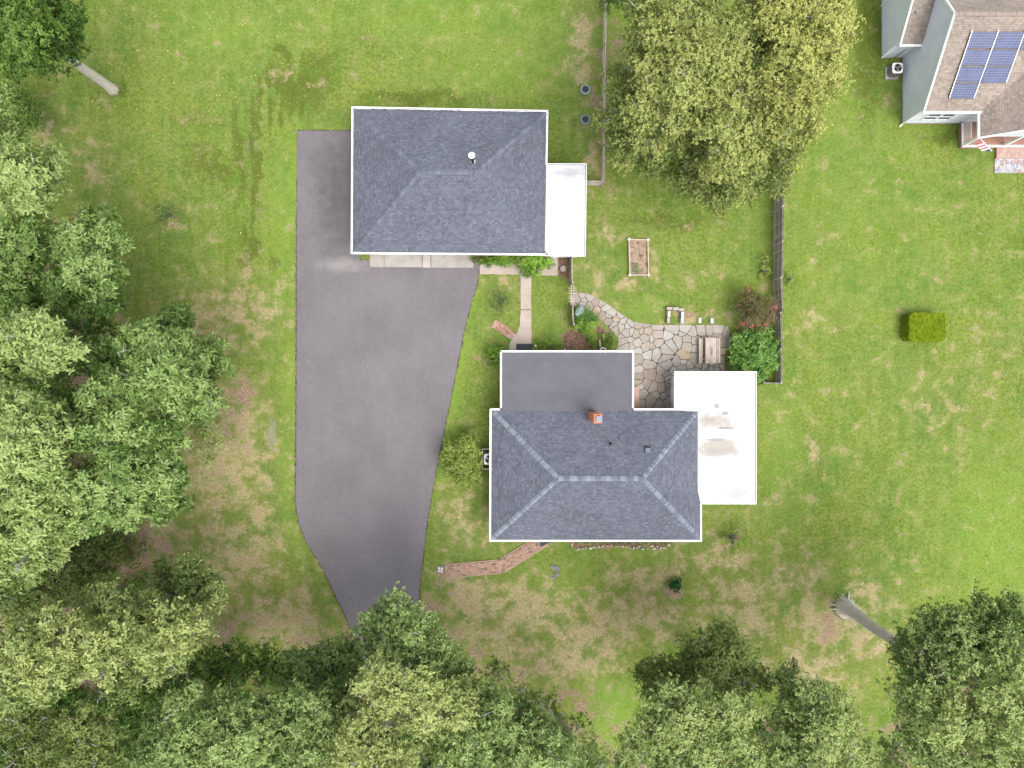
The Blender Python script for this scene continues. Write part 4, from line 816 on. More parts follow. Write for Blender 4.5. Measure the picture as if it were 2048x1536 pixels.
# arbour
ab = empty('arbour', G(1141, 590), 'small pale slatted arbour over the start of the flagstone path', 'arbour'); az = 2.15
mb = MB()
for i in range(6): y = 576.3 + i * 5.25; mb.bar(W(1137, y, az + .06), W(1153.5, y, az + .06), .035, .08, .9)
mb.build('rafter', MT['palewood'], ab)
for x in (1142.7, 1147.3): mb = MB(); mb.bar(W(x, 570.5, az), W(x, 609.5, az), .05, .09, 1.0); mb.build('beam', MT['palewood'], ab)
for x in (1142.7, 1147.3):
    for y in (574, 606): mb = MB(); c = W(x, y, az); mb.box((c.x, c.y, az / 2), (.06, .06, az), tone=.7); mb.build('post', MT['palewood'], ab)
# ------------------------------------------------------------------ picnic table
pt = empty('picnic_table', G(1415.5, 701), 'weathered plank picnic table with attached benches on the flagstone patio', 'picnic table')
c0 = W(1421.5, 701, .75); TX, TY = c0.x, c0.y; TL_ = 1.84
def planks(name, cx_, wd, z, k, L):
    mb = MB()
    for i in range(k): mb.box((cx_ - wd / 2 + (i + .5) * wd / k, TY, z), (wd / k - .012, L, .038), tone=random.uniform(.45, 1))
    return mb.build(name, MT['palewood'], pt)
planks('table_top', TX, .78, .75, 6, TL_); planks('bench', TX - .63, .28, .45, 2, TL_ - .06); planks('bench', TX + .63, .28, .45, 2, TL_ - .06)
for s_y in (-.65, .65):
    mb = MB(); mb.bar((TX - .76, TY + s_y, .40), (TX + .76, TY + s_y, .40), .04, .09); mb.bar((TX - .36, TY + s_y, .69), (TX + .36, TY + s_y, .69), .04, .09); mb.build('cross_brace', MT['oldwood'], pt)
    for sx in (-1, 1): mb = MB(); mb.bar((TX + sx * .6, TY + s_y + .04, .05), (TX + sx * .26, TY + s_y + .04, .72), .04, .09); mb.build('leg', MT['oldwood'], pt)
mb = MB(); mb.box((TX + .02, TY - .05, .771), (.05, .7, .004), tone=.3); mb.box((TX + .09, TY - .1, .7712), (.05, .4, .004), tone=.3); mb.build('mildew_stain', plain('dark mildew', (.09, .08, .085), .9, .2), pt)
# ------------------------------------------------------------------ block fire pit and loose blocks
fpit = empty('fire_pit', G(1349, 634), 'U shaped stack of grey and white concrete blocks at the patio edge', 'fire pit')
def block(px, py, wx, wy, z0, z1, tone, par, name='block'):
    mb = MB(); c = G(px, py); mb.box((c.x, c.y, (z0 + z1) / 2), (wx / PPM, wy / PPM, z1 - z0), random.uniform(-.03, .03), tone=tone); o = mb.build(name, BLK, par, bevel=.008); return o
BLK = multitone('concrete block', [(.22, .20, .185), (.30, .25, .22), (.36, .36, .42), (.45, .44, .45)], .9, .1)
for (px, py, wx, wy, t) in ((1337, 618, 11, 5.5, .35), (1349, 618.5, 11, 5.5, .3), (1361, 620.5, 10, 5.5, .25), (1335.5, 629, 5.5, 11, .8), (1335, 641, 5.5, 11, .3), (1363, 630, 5.5, 11, .75), (1362.2, 641.5, 5.5, 11, .7)):
    block(px, py, wx, wy, 0, .2, t * .6, fpit); block(px + random.uniform(-.5, .5), py, wx, wy, .203, .4, t, fpit)
for nme, (px, py), lab in (('block', (1398.5, 641), 'white block lying nearer the block fire pit, above the patio edge'), ('block', (1422.5, 642), 'white block standing further from the fire pit, above the picnic table')):
    o = block(px, py, 5.5, 10.5, 0, .2, .95, None, 'concrete_block'); tag(o, lab, 'block', 'loose white blocks at the patio edge')
# ------------------------------------------------------------------ raised bed
rb = empty('raised_bed', G(1276, 515), 'low rectangular raised bed with cream timber rails and corner brackets', 'raised bed')
cs = [G(1257, 480), G(1294.5, 481), G(1296, 551), G(1258.5, 551)]
mb = MB()
for i in range(4): mb = MB(); mb.bar(cs[i] + Vector((0, 0, .13)), cs[(i + 1) % 4] + Vector((0, 0, .13)), .075, .26); mb.build('rail', MT['cream'], rb)
for c in cs:
    mb = MB()
    for dx, dy in ((-1, 0), (1, 0), (0, -1), (0, 1)): mb.box((c.x + dx * .085, c.y + dy * .085, .14), (.085, .085, .28), .78)
    mb.box((c.x, c.y, .145), (.09, .09, .29)); mb.build('corner_bracket', plain('pale bracket', (.46, .40, .36), .8, .1), rb)
mb = MB(); mb.prism([p[:2] for p in cs], 0, .10)
n = N('bed soil'); c = n.mix(n.rng(n.noise(2.2, 5), .4, .6), (.19, .14, .095), (.25, .185, .13)); c = n.mix(n.rng(n.noise(3.5, 5), .56, .62), c, (.075, .045, .035)); c = n.mix(n.math('MULTIPLY', n.blob(1270, 541, 17, 15), .6), c, (.10, .14, .07)); bs = n.out(c, .95)
mb.build('soil', bs, rb)
# ------------------------------------------------------------------ septic lids
def lid(px, py, mt, label):
    t = empty('septic_riser', G(px, py), label, 'manhole', 'round plastic risers beside the rail fence'); c = G(px, py)
    mb = MB(); mb.lathe(c, [(.37, -.1), (.37, .10), (.33, .14), (.27, .14)], 28); mb.build('rim', mt, t)
    mb = MB(); mb.lathe(c, [(.25, .13), (.25, .155), (.23, .165)], 22)
    for k in range(6): v = Vector((math.cos(k * 1.047), math.sin(k * 1.047), 0)); mb.bar(c + v * .05 + Vector((0, 0, .17)), c + v * .22 + Vector((0, 0, .17)), .03, .02)
    mb.build('lid', MT['mat'], t)
lid(1170.5, 180, MT['lid2'], 'round riser with pale grey rim and dark lid, upper of the two by the fence'); lid(1170.5, 240, MT['lid'], 'round riser with blue green rim, lower of the two nearer the garage')
# ------------------------------------------------------------------ small things
pn = empty('stepping_stone', G(881, 1139), 'square grey stepping stone with white four petal pattern at the brick path end', 'stepping stone')
mb = MB(); mb.box(G(881, 1139, .03), (.5, .5, .1), .04); mb.build('slab', plain('grey stone', (.17, .165, .15)), pn, bevel=.01)
mb = MB()
for k in range(4):
    a = R(45 + 90 * k - 6); v = Vector((math.cos(a), math.sin(a), 0)); u_ = Vector((-v.y, v.x, 0)); c = G(881, 1139, .0835)
    pts = [c + v * (.03 + t * .22) + u_ * s_ * .05 * math.sin(math.pi * t) for s_, ts in ((1, (0, .25, .5, .75, 1)), (-1, (.75, .5, .25))) for t in ts]; mb.face(pts[::-1])
mb.build('petal', plain('white petals', (.6, .56, .55)), pn)
def mat_(px, py, wx, wy, label, z=.05, rz=0):
    mb = MB(); c = G(px, py); mb.box((c.x, c.y, z + .012), (wx / PPM, wy / PPM, .024), rz)
    for i in range(7): mb.box((c.x, c.y - wy / PPM / 2 + (i + .5) * wy / PPM / 7, z + .028), (wx / PPM * .94, wy / PPM / 7 * .6, .012), rz)
    tag(mb.build('door_mat', MT['mat'], bevel=.003), label, 'door mat')
mat_(1049, 700, 33, 25, 'dark rectangular door mat at the end of the concrete walk'); mat_(1091, 1079, 26, 18, 'dark door mat at the front door end of the brick path', .05, .45); mat_(1109, 508, 8, 12, 'small dark door mat outside the garage side door')
t = empty('stone_ornament', G(1126, 538), 'small pinkish round stone ornament in the mulch by the board fence', 'ornament')
mb = MB(); mb.lathe(G(1126, 538), [(.17, 0), (.22, .08), (.23, .2), (.18, .24)], 14, tone=.2); mb.build('bowl', MT['rock'], t, smooth=False)
mb = MB()
for i in range(26): a = random.random() * 6.28; r_0 = random.random() * .17; c = G(1126, 538, .25 + random.random() * .06); mb.box((c.x + r_0 * math.cos(a), c.y + r_0 * math.sin(a), c.z), (.07, .05, .05), a, tone=random.uniform(.5, 1))
mb.build('pebble', plain('pink pebbles', (.33, .24, .25), .8, .3, 6), t)
t = empty('garden_ornament', G(1158, 625), 'pale blue slatted metal ornament among ferns beside the board fence', 'ornament')
a, b = W(1153, 630, 1.0), W(1165, 616, 1.2); mb = MB(); mb.tube([G(1157, 628, 0), a.lerp(b, .5), b], [.02, .02, .02], 6); mb.tube([a, b], [.02, .02], 6); mb.build('stem', plain('pale blue paint', (.33, .42, .46), .5, .1), t)
d = (b - a).normalized(); nn_ = Vector((-d.y, d.x, 0)); mb = MB()
for i in range(7):
    p = a.lerp(b, i / 6); mb.bar(p, p + nn_ * (.28 - abs(i - 3) * .03) + d * .06, .025, .012); mb.bar(p, p - nn_ * (.28 - abs(i - 3) * .03) + d * .06, .025, .012)
mb.build('slat', plain('pale blue slats', (.36, .46, .50), .5, .1), t)
t = empty('white_pot', G(1204, 700), 'white round planter whose rim shows past the flat roof edge', 'planter'); mb = MB(); mb.lathe(G(1204, 703), [(.16, 0), (.24, .55), (.26, .6), (.22, .6), (.2, .5)], 24); mb.build('pot', MT['white'], t); mb = MB(); mb.lathe(G(1204, 703), [(.2, .5), (.19, .52)], 16); mb.build('soil', MT['soil'], t)
mb = MB(); mb.tube([G(1071, 692, 0), G(1071, 692, .35)], [.03, .03], 8); mb.lathe(G(1071, 692, .33), [(.055, 0), (.06, .05), (.02, .08)], 12); tag(mb.build('path_light', MT['white']), 'tiny white capped path light beside the walk door mat', 'garden light')
mb = MB(); mb.box(G(1198, 688, .3), (.1, .5, .6), .1, tone=.6); tag(mb.build('timber_post', MT['palewood'], bevel=.01), 'short pale timber board standing in the fern bed above the flat roof', 'timber')
t = empty('flat_rock', G(1108, 1143), 'low grey weathered rock with ragged edge set in the front lawn', 'rock')
mb = MB(); r_ = random.Random(8)
for i in range(60):
    a = r_.uniform(-1.9, 2.2); rr_ = r_.uniform(.15, .5); c = G(1108 + rr_ * 24 * math.cos(a) * .9, 1144 - rr_ * 30 * math.sin(a)); s_ = r_.uniform(.08, .2); mb.box((c.x, c.y, .0), (s_, s_ * r_.uniform(.5, 1), .09 + r_.random() * .05), r_.random() * 3, tone=r_.random() * .5, taper=.7)
mb.build('rock_face', plain('dull grey rock', (.16, .155, .15), .9, .3, 4), t)
o = None
# timber rail beside hedge
mb = MB(); mb.bar(G(1809.5, 634, .12), G(1809.5, 673, .12), .05, .08, .9); mb.bar(G(1809.5, 636, .0), G(1809.5, 636, .15), .05, .05); mb.bar(G(1809.5, 671, .0), G(1809.5, 671, .15), .05, .05); tag(mb.build('timber_rail', MT['palewood']), 'thin pale timber rail on the left side of the clipped hedge', 'rail')
# ---- edging rocks
RK = [(630, 195, 30, 14, .6), (663, 190, 22, 32, .75), (708, 187, 58, 30, .12), (760, 172, 30, 25, .4), (825, 175, 50, 44, .5), (862, 162, 22, 26, .7), (882, 165, 14, 34, .72), (937, 159, 34, 24, .8), (990, 150, 26, 42, .78), (1012, 120, 30, 30, .55), (1053, 142, 48, 32, 1.0), (1095, 150, 16, 18, .9), (1110, 138, 22, 30, .85), (1160, 150, 20, 18, .6), (1182, 152, 14, 24, .85), (1202, 150, 12, 26, .7), (1228, 148, 14, 26, .8), (1266, 152, 36, 28, .75), (1306, 157, 34, 30, .9), (1347, 143, 26, 24, .3), (1362, 172, 28, 14, .8), (1416, 172, 24, 40, .72), (1452, 172, 40, 38, .15), (1490, 152, 34, 34, .72), (1536, 184, 56, 38, .12), (1598, 186, 40, 18, .45), (1664, 148, 62, 26, .62), (1692, 182, 44, 30, .75), (1735, 150, 44, 26, .3), (1783, 172, 38, 38, .6), (1828, 172, 56, 30, .5), (1888, 132, 42, 34, .7), (1912, 155, 20, 14, .75), (1965, 172, 24, 18, .55), (678, 100, 70, 20, .6), (570, 130, 22, 66, .55)]
colr = lambda t: 'grey' if t < .35 else 'buff' if t < .58 else 'cream' if t < .83 else 'orange tan'
ORD = 'first second third fourth fifth sixth seventh eighth ninth tenth eleventh twelfth thirteenth fourteenth fifteenth sixteenth seventeenth eighteenth nineteenth twentieth twenty-first twenty-second twenty-third twenty-fourth twenty-fifth twenty-sixth twenty-seventh twenty-eighth twenty-ninth thirtieth thirty-first thirty-second thirty-third thirty-fourth thirty-fifth thirty-sixth'.split()
RK.sort()
for i, (x, y, w_, h_, t) in enumerate(RK):
    c = G(1060 + x / 6.827, 1070 + y / 6.827); rz = random.uniform(-.3, .3); m_ = MB(); k = 9; pts0 = []
    hh = .09 + min(w_, h_) / 6.827 / PPM * .35
    for lv, sc in ((0, 1.0), (hh * .65, .96), (hh, .68)):
        pts0.append([Vector((c.x + math.cos(a * 6.283 / k + rz) * w_ / 6.827 / PPM / 2 * sc * (1 + .13 * math.sin(a * 2.3 + i)), c.y + math.sin(a * 6.283 / k + rz) * h_ / 6.827 / PPM / 2 * sc * (1 + .13 * math.cos(a * 1.7 + i)), lv)) for a in range(k)])
    for l in range(2):
        for a in range(k): m_.face([pts0[l][a], pts0[l][(a + 1) % k], pts0[l + 1][(a + 1) % k], pts0[l + 1][a]], None, t)
    m_.face(pts0[2], None, t)
    tag(m_.build('edging_stone', MT['rock'], merge=True), '%s %s edging stone along the front bed, %s from the left' % ('large' if w_ * h_ > 1100 else 'small', colr(t), ORD[i]), 'stone', 'stones edging the front bed')
# ------------------------------------------------------------------ foliage
def leaf_mesh(name, pos, axis, tone, mat, L, Wd, nper, droop=.15, jitter=.35, lvar=.3):
    """rosettes of nper leaves at pos around axis"""
    n_ = len(pos); N_ = n_ * nper
    P = np.repeat(pos, nper, 0); A = np.repeat(axis, nper, 0); T = np.repeat(tone, nper) + rng.normal(0, .13, N_)
    rnd = rng.normal(size=(N_, 3)); u = np.cross(A, rnd); u /= np.linalg.norm(u, axis=1, keepdims=True) + 1e-9
    D = u + A * rng.normal(droop, jitter, (N_, 1)) + np.array([0, 0, -.12]); D /= np.linalg.norm(D, axis=1, keepdims=True)
    sd_ = np.cross(D, A + rng.normal(0, .35, (N_, 3))); sd_ /= np.linalg.norm(sd_, axis=1, keepdims=True) + 1e-9
    LL = L * (1 + rng.normal(0, lvar, (N_, 1))).clip(.45, 1.7); WW = Wd * (1 + rng.normal(0, .2, (N_, 1))).clip(.5, 1.5)
    P = P + rng.normal(0, L * .15, (N_, 3))
    v0 = P; v2 = P + D * LL; mid = P + D * LL * .52 + np.array([0, 0, .02]) * LL
    v1 = mid + sd_ * WW / 2; v3 = mid - sd_ * WW / 2
    co = np.stack([v0, v1, v2, v3], 1).reshape(-1, 3); co[:, 2] = np.maximum(co[:, 2], .01)
    fc = np.arange(N_ * 4).reshape(-1, 4)
    return fast_mesh(name, co, fc, mat, None, dict(tone=T.clip(0, 1)))
NLEAF = 0; DENS = 2.6
def lobes_points(lobes, clump, per, spread, zmin=-.35, fill=.35):
    """lobes: (x,y,z,r,flat,tone) in metres; clump = clumps per m2 of lobe surface"""
    Ps, As, Ts = [], [], []
    for (x, y, z, r, fl, tn) in lobes:
        k = max(4, int(clump * 2 * math.pi * r * r * .75)); ph = rng.uniform(0, 2 * math.pi, k); cz = rng.uniform(zmin, 1, k); sr = np.sqrt(1 - cz ** 2)
        d = np.stack([sr * np.cos(ph), sr * np.sin(ph), cz], 1)
        ru = 1 + .22 * np.sin(3 * ph + x) * sr + .18 * np.sin(5 * ph + y * 2) * sr + rng.normal(0, .07, k)
        inner = rng.random(k) < fill; rad = np.where(inner, rng.uniform(.35, .9, k), rng.uniform(.88, 1.04, k)) * ru * r
        c = np.array([x, y, z]) + d * rad[:, None] * np.array([1, 1, fl])
        ct = rng.normal(0, .12, k) + tn + (cz - .4) * .06  # lobe tops lighter, low parts darker: shading painted into the leaf tone
        dd = np.repeat(d, per, 0); cc = np.repeat(c, per, 0) + rng.normal(0, spread, (k * per, 3)) * np.array([1, 1, .6])
        ax = dd * 1.15 + np.array([0, 0, .4]) + rng.normal(0, .30, (k * per, 3)); ax /= np.linalg.norm(ax, axis=1, keepdims=True)
        Ps.append(cc); As.append(ax); Ts.append(np.repeat(ct, per))
    return np.concatenate(Ps), np.concatenate(As), np.concatenate(Ts)
def limbs(mb, mt, tp, lobes, r0, top, rand, tw=3, stop=.9, lo=.5):
    for (x, y, z, r, fl, tn) in lobes:
        e = Vector((x, y, z + r * fl * .1)); h = max(.8, min(z - .8, top * rand.uniform(lo, .97))); st = tp(h); L_ = (e - st).length
        mid = st.lerp(e, .5) + Vector((rand.uniform(-.4, .4), rand.uniform(-.4, .4), -L_ * rand.uniform(.02, .12)))
        mb.tube([st, st.lerp(mid, .5) + Vector((0, 0, -L_ * .03)), mid, mid.lerp(e, .5) + Vector((0, 0, .1)), e], [r0 * .34, r0 * .25, r0 * .17, r0 * .11, r0 * .06], 6, tone=.25, cap=False)
        for _ in range(tw):
            a = rand.uniform(0, 6.28); q = mid.lerp(e, rand.uniform(.6, 1)); t_ = q + Vector((math.cos(a) * r * rand.uniform(.6, stop), math.sin(a) * r * rand.uniform(.6, stop), r * fl * rand.uniform(.7, 1.12)))
            m2 = q.lerp(t_, .5) + Vector((0, 0, -r * .08)); mt.tube([q, m2, t_], [max(.045, r0 * .09), max(.03, r0 * .06), .014], 5, tone=1, cap=False)
            for _k in range(2):
                b_ = m2.lerp(t_, rand.random()); t2 = b_ + Vector((rand.uniform(-.5, .5), rand.uniform(-.5, .5), rand.uniform(.1, .4))) * r * .6; mt.tube([b_, t2], [max(.022, r0 * .05), .01], 4, tone=1, cap=False)
def tree(label, base, lobes, fol, L=.30, Wd=.10, nper=6, clump=2.6, per=5, spread=.22, r0=.3, barkm='bark', twm='twig', top=None, name='tree', group='trees around the houses', fill=.22, flare=False, tw=3, second=None, under=True, lean=None):
    """lobes in photo pixels: (px,py,z,rpx,tone[,flat])"""
    global NLEAF
    Lb = [(*W(a[0], a[1], a[2])[:2], a[2], M(a[3], a[2]) * 1.0, a[5] if len(a) > 5 else 1.0, a[4] + (.06 * math.sin(a[0] * 1.3 + a[1]))) for a in lobes]
    if base is None:
        zm = sum(l[2] for l in Lb) / len(Lb); q_ = H / (H - zm) * (.96 if under else 1.0)
        cx_ = sum(l[0] for l in Lb) / len(Lb) * q_; cy_ = sum(l[1] for l in Lb) / len(Lb) * q_
    else: g = G(*base); cx_, cy_ = g.x, g.y
    if L < .23: L *= .74; Wd *= .78; clump *= 1.75
    else: L *= .86; Wd *= .92; clump *= 1.25
    sub = []
    for (x, y, z, r, fl, tn) in Lb:
        m_ = 6 if r > .9 else 5
        for q in range(m_):
            if q == 0: sub.append((x, y, z + r * .55, r * .62, .95, tn + rng.normal(.03, .07)))  # top cluster slightly lighter, light from above put into its tone
            else:
                a = q * 6.283 / (m_ - 1) + rng.uniform(-.5, .5); ro = r * rng.uniform(.52, .80)
                sub.append((x + math.cos(a) * ro, y + math.sin(a) * ro, z + r * rng.uniform(-.15, .45), r * rng.uniform(.38, .55), .95, tn + rng.normal(0, .08)))
    t = empty(name, (cx_, cy_, 0), label, 'tree', group); rand = random.Random(len(label) + int(cx_ * 10))
    zt = top or sum(l[2] for l in Lb) / len(Lb)
    mx_, my_ = sum(l[0] for l in Lb) / len(Lb), sum(l[1] for l in Lb) / len(Lb); ex = 3.5 if base is not None and (flare or lean) else 1.5
    def tp(h):
        t_ = min(1, max(0, h) / zt) ** ex; return Vector((cx_ + (mx_ - cx_) * t_ + .02 * h * math.sin(h * .7), cy_ + (my_ - cy_) * t_ + .02 * h * math.cos(h * .9), h - .05))
    hs_ = [0, .25, .6, 1.1]; h = 2.0
    while h < zt * .93: hs_.append(h); h += 1.0
    mb = MB(); pts, rd = [], []
    for h in hs_: pts.append(tp(h)); rd.append(r0 * (1 + (1.25 if flare else .55) * math.exp(-h * (2.0 if flare else 3.2))) * (1 - .62 * (h / zt) ** 1.6))
    mb.tube(pts, rd, 16, wob=.07)
    if flare:
        for k in range(24):
            a = k / 24 * 6.283 + rand.uniform(-.15, .15); ln_ = rand.uniform(.3, 1.0) * r0 * 1.5 * (1.5 if math.cos(a - 2.55) > .2 else .7)
            c0_ = Vector((cx_, cy_, 0)); v = Vector((math.cos(a), math.sin(a), 0)); mb.tube([c0_ + v * r0 * .8 + Vector((0, 0, .8)), c0_ + v * (r0 * 1.25) + Vector((0, 0, .22)), c0_ + v * (r0 * 1.3 + ln_ * .6) + Vector((0, 0, .02)), c0_ + v * (r0 + ln_) + Vector((0, 0, -.04))], [r0 * .30, r0 * .30, r0 * .16, .03], 7, cap=False, wob=.15)
    mb.build('trunk', MT[barkm], t, smooth=True, merge=True)
    mb = MB(); limbs(mb, mb, tp, Lb, r0, zt * .9, rand, tw, lo=.84 if flare else .5); mb.build('branches', MT['branch'], t, smooth=True)
    if under:
        U = [(l[0] + (cx_ - l[0]) * .12, l[1] + (cy_ - l[1]) * .12, l[2] - l[3] * .75, l[3] * .95, .6, l[5] - .2) for l in Lb]  # under-layer tone lowered: shade in the crown gaps painted into the leaves
    else: U = []
    P, A, T = lobes_points(sub, clump * DENS * .9, per, spread * .7, fill=.08)
    if U:
        P2, A2, T2 = lobes_points(U, clump * 1.1, per, spread, fill=.3); P = np.concatenate([P, P2]); A = np.concatenate([A, A2]); T = np.concatenate([T, T2])
    me = leaf_mesh('crown', P, A, T + (.19 if L < .18 else .10), F[fol], L, Wd * 1.2, nper); NLEAF += len(me.polygons)
    o = bpy.data.objects.new('crown', me); S.collection.objects.link(o); o.parent = t; o.matrix_parent_inverse = Matrix.Translation((-cx_, -cy_, 0))
    return t
# left side ---------------------------------------------------------------
tree('dark green leafy tree at the top left corner with bare grey trunk in the lawn', (226, 180), [(15, 15, 13, 70, .45), (90, 20, 12, 60, .4), (60, 70, 13, 60, .5), (120, 75, 10, 42, .45), (30, 110, 11, 45, .45), (85, 115, 9, 36, .35), (140, 45, 10, 30, .4), (150, 100, 9, 22, .45), (-40, 60, 12, 70, .4), (60, -40, 13, 70, .4)], 'deep', .20, .09, 6, 3.0, r0=.32, barkm='bark_pale', lean=True)
tree('low dark green bushy understory tree on the left edge below the corner tree', None, [(40, 225, 2.6, 34, .5), (70, 245, 2.2, 22, .55), (15, 200, 2.5, 30, .4), (60, 205, 2, 20, .45)], 'deep', .17, .07, 6, 4.0, r0=.1, under=False, name='small_tree')
tree('pale leaved tree on the left edge with yellowish upper crown and white branch', None, [(10, 210, 12, 30, .5), (15, 255, 11, 30, .45), (30, 300, 12, 38, .5), (60, 340, 13, 48, .8), (115, 325, 11, 25, .6), (30, 350, 13, 45, .75), (75, 390, 12, 36, .85), (110, 365, 11, 25, .65), (15, 395, 12, 30, .7), (70, 425, 10, 25, .75), (-40, 330, 13, 60, .5)], 'pale', .26, .085, 6, 3.0, r0=.3)
tree('mid green broad tree on the left edge behind the sapling gap', None, [(35, 480, 11, 48, .5), (85, 475, 10, 35, .5), (20, 540, 11, 48, .35), (75, 520, 9, 28, .4), (15, 600, 10, 40, .25), (-40, 540, 11, 60, .4)], 'oak', .26, .085, 6, 3.0, r0=.3)
tree('oak with star shaped leaf clusters leaning over the lawn edge, upper one', None, [(200, 445, 10, 36, .45), (165, 490, 11, 42, .6), (225, 490, 11, 34, .55), (175, 540, 12, 42, .75), (120, 505, 9, 25, .35), (215, 555, 11, 36, .55), (135, 570, 10, 40, .4), (190, 600, 9, 40, .35), (235, 600, 7, 22, .2), (100, 620, 8, 30, .25)], 'oak', .28, .09, 6, 2.8, r0=.3)
tree('bright rounded oak crown on the left edge, nearly touching the frame', None, [(90, 665, 14, 46, .75), (60, 650, 13, 34, .7), (125, 700, 14, 36, .8), (80, 720, 13, 36, .65), (15, 690, 14, 34, .85), (-30, 720, 13, 50, .6), (20, 745, 12, 30, .5)], 'pale', .27, .09, 6, 3.0, r0=.32)
tree('large star leaved oak reaching furthest right toward the driveway', None, [(352, 645, 9, 34, .35), (300, 690, 12, 46, .6), (345, 700, 13, 42, .7), (385, 715, 12, 36, .6), (435, 705, 10, 28, .5), (430, 735, 9, 26, .35), (250, 700, 9, 34, .25), (330, 745, 14, 46, .75), (375, 780, 13, 42, .7), (415, 795, 11, 32, .6), (285, 770, 13, 42, .6), (240, 760, 11, 40, .45), (350, 820, 12, 36, .65), (195, 720, 9, 40, .3), (400, 830, 9, 24, .4)], 'oak', .29, .095, 6, 2.8, r0=.4)
tree('broad oak crown left of the driveway bend with dense mid green leaves', None, [(215, 790, 13, 46, .6), (250, 840, 14, 44, .65), (200, 870, 14, 44, .6), (300, 880, 13, 46, .55), (350, 895, 12, 38, .55), (250, 925, 14, 48, .65), (310, 950, 13, 44, .65), (200, 960, 14, 46, .7), (355, 960, 10, 30, .3), (260, 1000, 12, 44, .7), (320, 1010, 10, 36, .6), (190, 1020, 13, 40, .75), (360, 1000, 8, 22, .2), (150, 850, 13, 40, .5)], 'oak', .29, .095, 6, 2.8, r0=.42)
tree('small yellow green sapling poking out right of the broad oak', None, [(425, 862, 4, 18, .8), (440, 885, 3.5, 14, .75), (405, 900, 4, 20, .7), (420, 920, 3, 14, .6)], 'yellow', .2, .07, 5, 3.2, r0=.06, under=False, name='small_tree')
tree('silvery pale crowned oak at the left edge with whitish leaves', None, [(40, 820, 15, 50, .8), (100, 860, 15, 48, .85), (50, 900, 16, 52, .9), (110, 930, 15, 44, .7), (20, 960, 15, 46, .8), (80, 990, 15, 46, .75), (140, 980, 14, 36, .6), (-30, 880, 15, 60, .7), (130, 810, 11, 30, .35)], 'pale', .29, .095, 6, 2.9, r0=.42)
tree('bright green oak on the left edge above the dark gap', None, [(30, 1050, 14, 46, .7), (90, 1050, 14, 40, .75), (140, 1040, 13, 36, .6), (60, 1100, 13, 40, .75), (115, 1090, 12, 32, .75), (20, 1130, 12, 36, .7), (70, 1145, 11, 28, .7), (10, 1180, 10, 30, .6), (-40, 1080, 13, 60, .6)], 'pale', .28, .095, 6, 2.9, r0=.38)
tree('dark low undergrowth tree in the shadowed gap between the left oaks', None, [(200, 1085, 4, 42, .2), (230, 1060, 4, 34, .25), (150, 1120, 4.5, 44, .3), (240, 1110, 3.5, 26, .3), (100, 1170, 4, 44, .35), (170, 1170, 4.5, 40, .4), (50, 1210, 4, 40, .3)], 'olive', .2, .08, 6, 3.0, r0=.14, under=False, name='small_tree')
tree('dark small tree in the gap beside the left branch', None, [(120, 770, 4, 46, .15), (60, 790, 4, 40, .1), (180, 650, 4, 40, .25), (140, 620, 4, 30, .3), (70, 600, 4, 34, .2)], 'deep', .2, .08, 6, 2.4, r0=.12, under=False, name='small_tree')
tree('feathery pale oak at lower left spreading toward the brown lawn patch', None, [(330, 1150, 7, 30, .3), (390, 1145, 8, 34, .45), (425, 1160, 8, 26, .5), (430, 1190, 9, 26, .55), (370, 1190, 9, 34, .4), (300, 1230, 11, 42, .65), (350, 1240, 12, 42, .7), (395, 1240, 11, 34, .65), (250, 1210, 11, 38, .55), (210, 1200, 11, 34, .6), (240, 1260, 13, 42, .65), (310, 1285, 13, 42, .75), (365, 1280, 11, 34, .65), (345, 1320, 10, 32, .5), (290, 1330, 11, 34, .5)], 'yellow', .24, .085, 6, 2.6, r0=.4)
tree('wide yellowish green crown at lower left beside the frame edge', None, [(60, 1270, 14, 42, .6), (120, 1250, 14, 40, .7), (170, 1280, 14, 44, .75), (90, 1310, 15, 42, .75), (40, 1330, 14, 40, .65), (150, 1330, 14, 42, .7), (210, 1320, 13, 40, .65), (100, 1360, 13, 36, .55), (20, 1380, 13, 36, .55), (60, 1390, 12, 30, .5), (250, 1370, 10, 34, .4), (-30, 1320, 14, 50, .6)], 'yellow', .24, .085, 6, 2.7, r0=.4)
tree('thin crowned tree at the bottom left corner with bare white twigs', None, [(40, 1440, 10, 36, .4), (100, 1440, 10, 36, .45), (160, 1440, 11, 36, .5), (210, 1450, 10, 34, .5), (60, 1490, 10, 40, .4), (130, 1500, 11, 44, .5), (200, 1500, 10, 36, .5), (250, 1510, 9, 28, .55), (180, 1550, 10, 40, .5), (40, 1550, 10, 50, .45)], 'olive', .22, .08, 6, 2.2, r0=.3, tw=6)
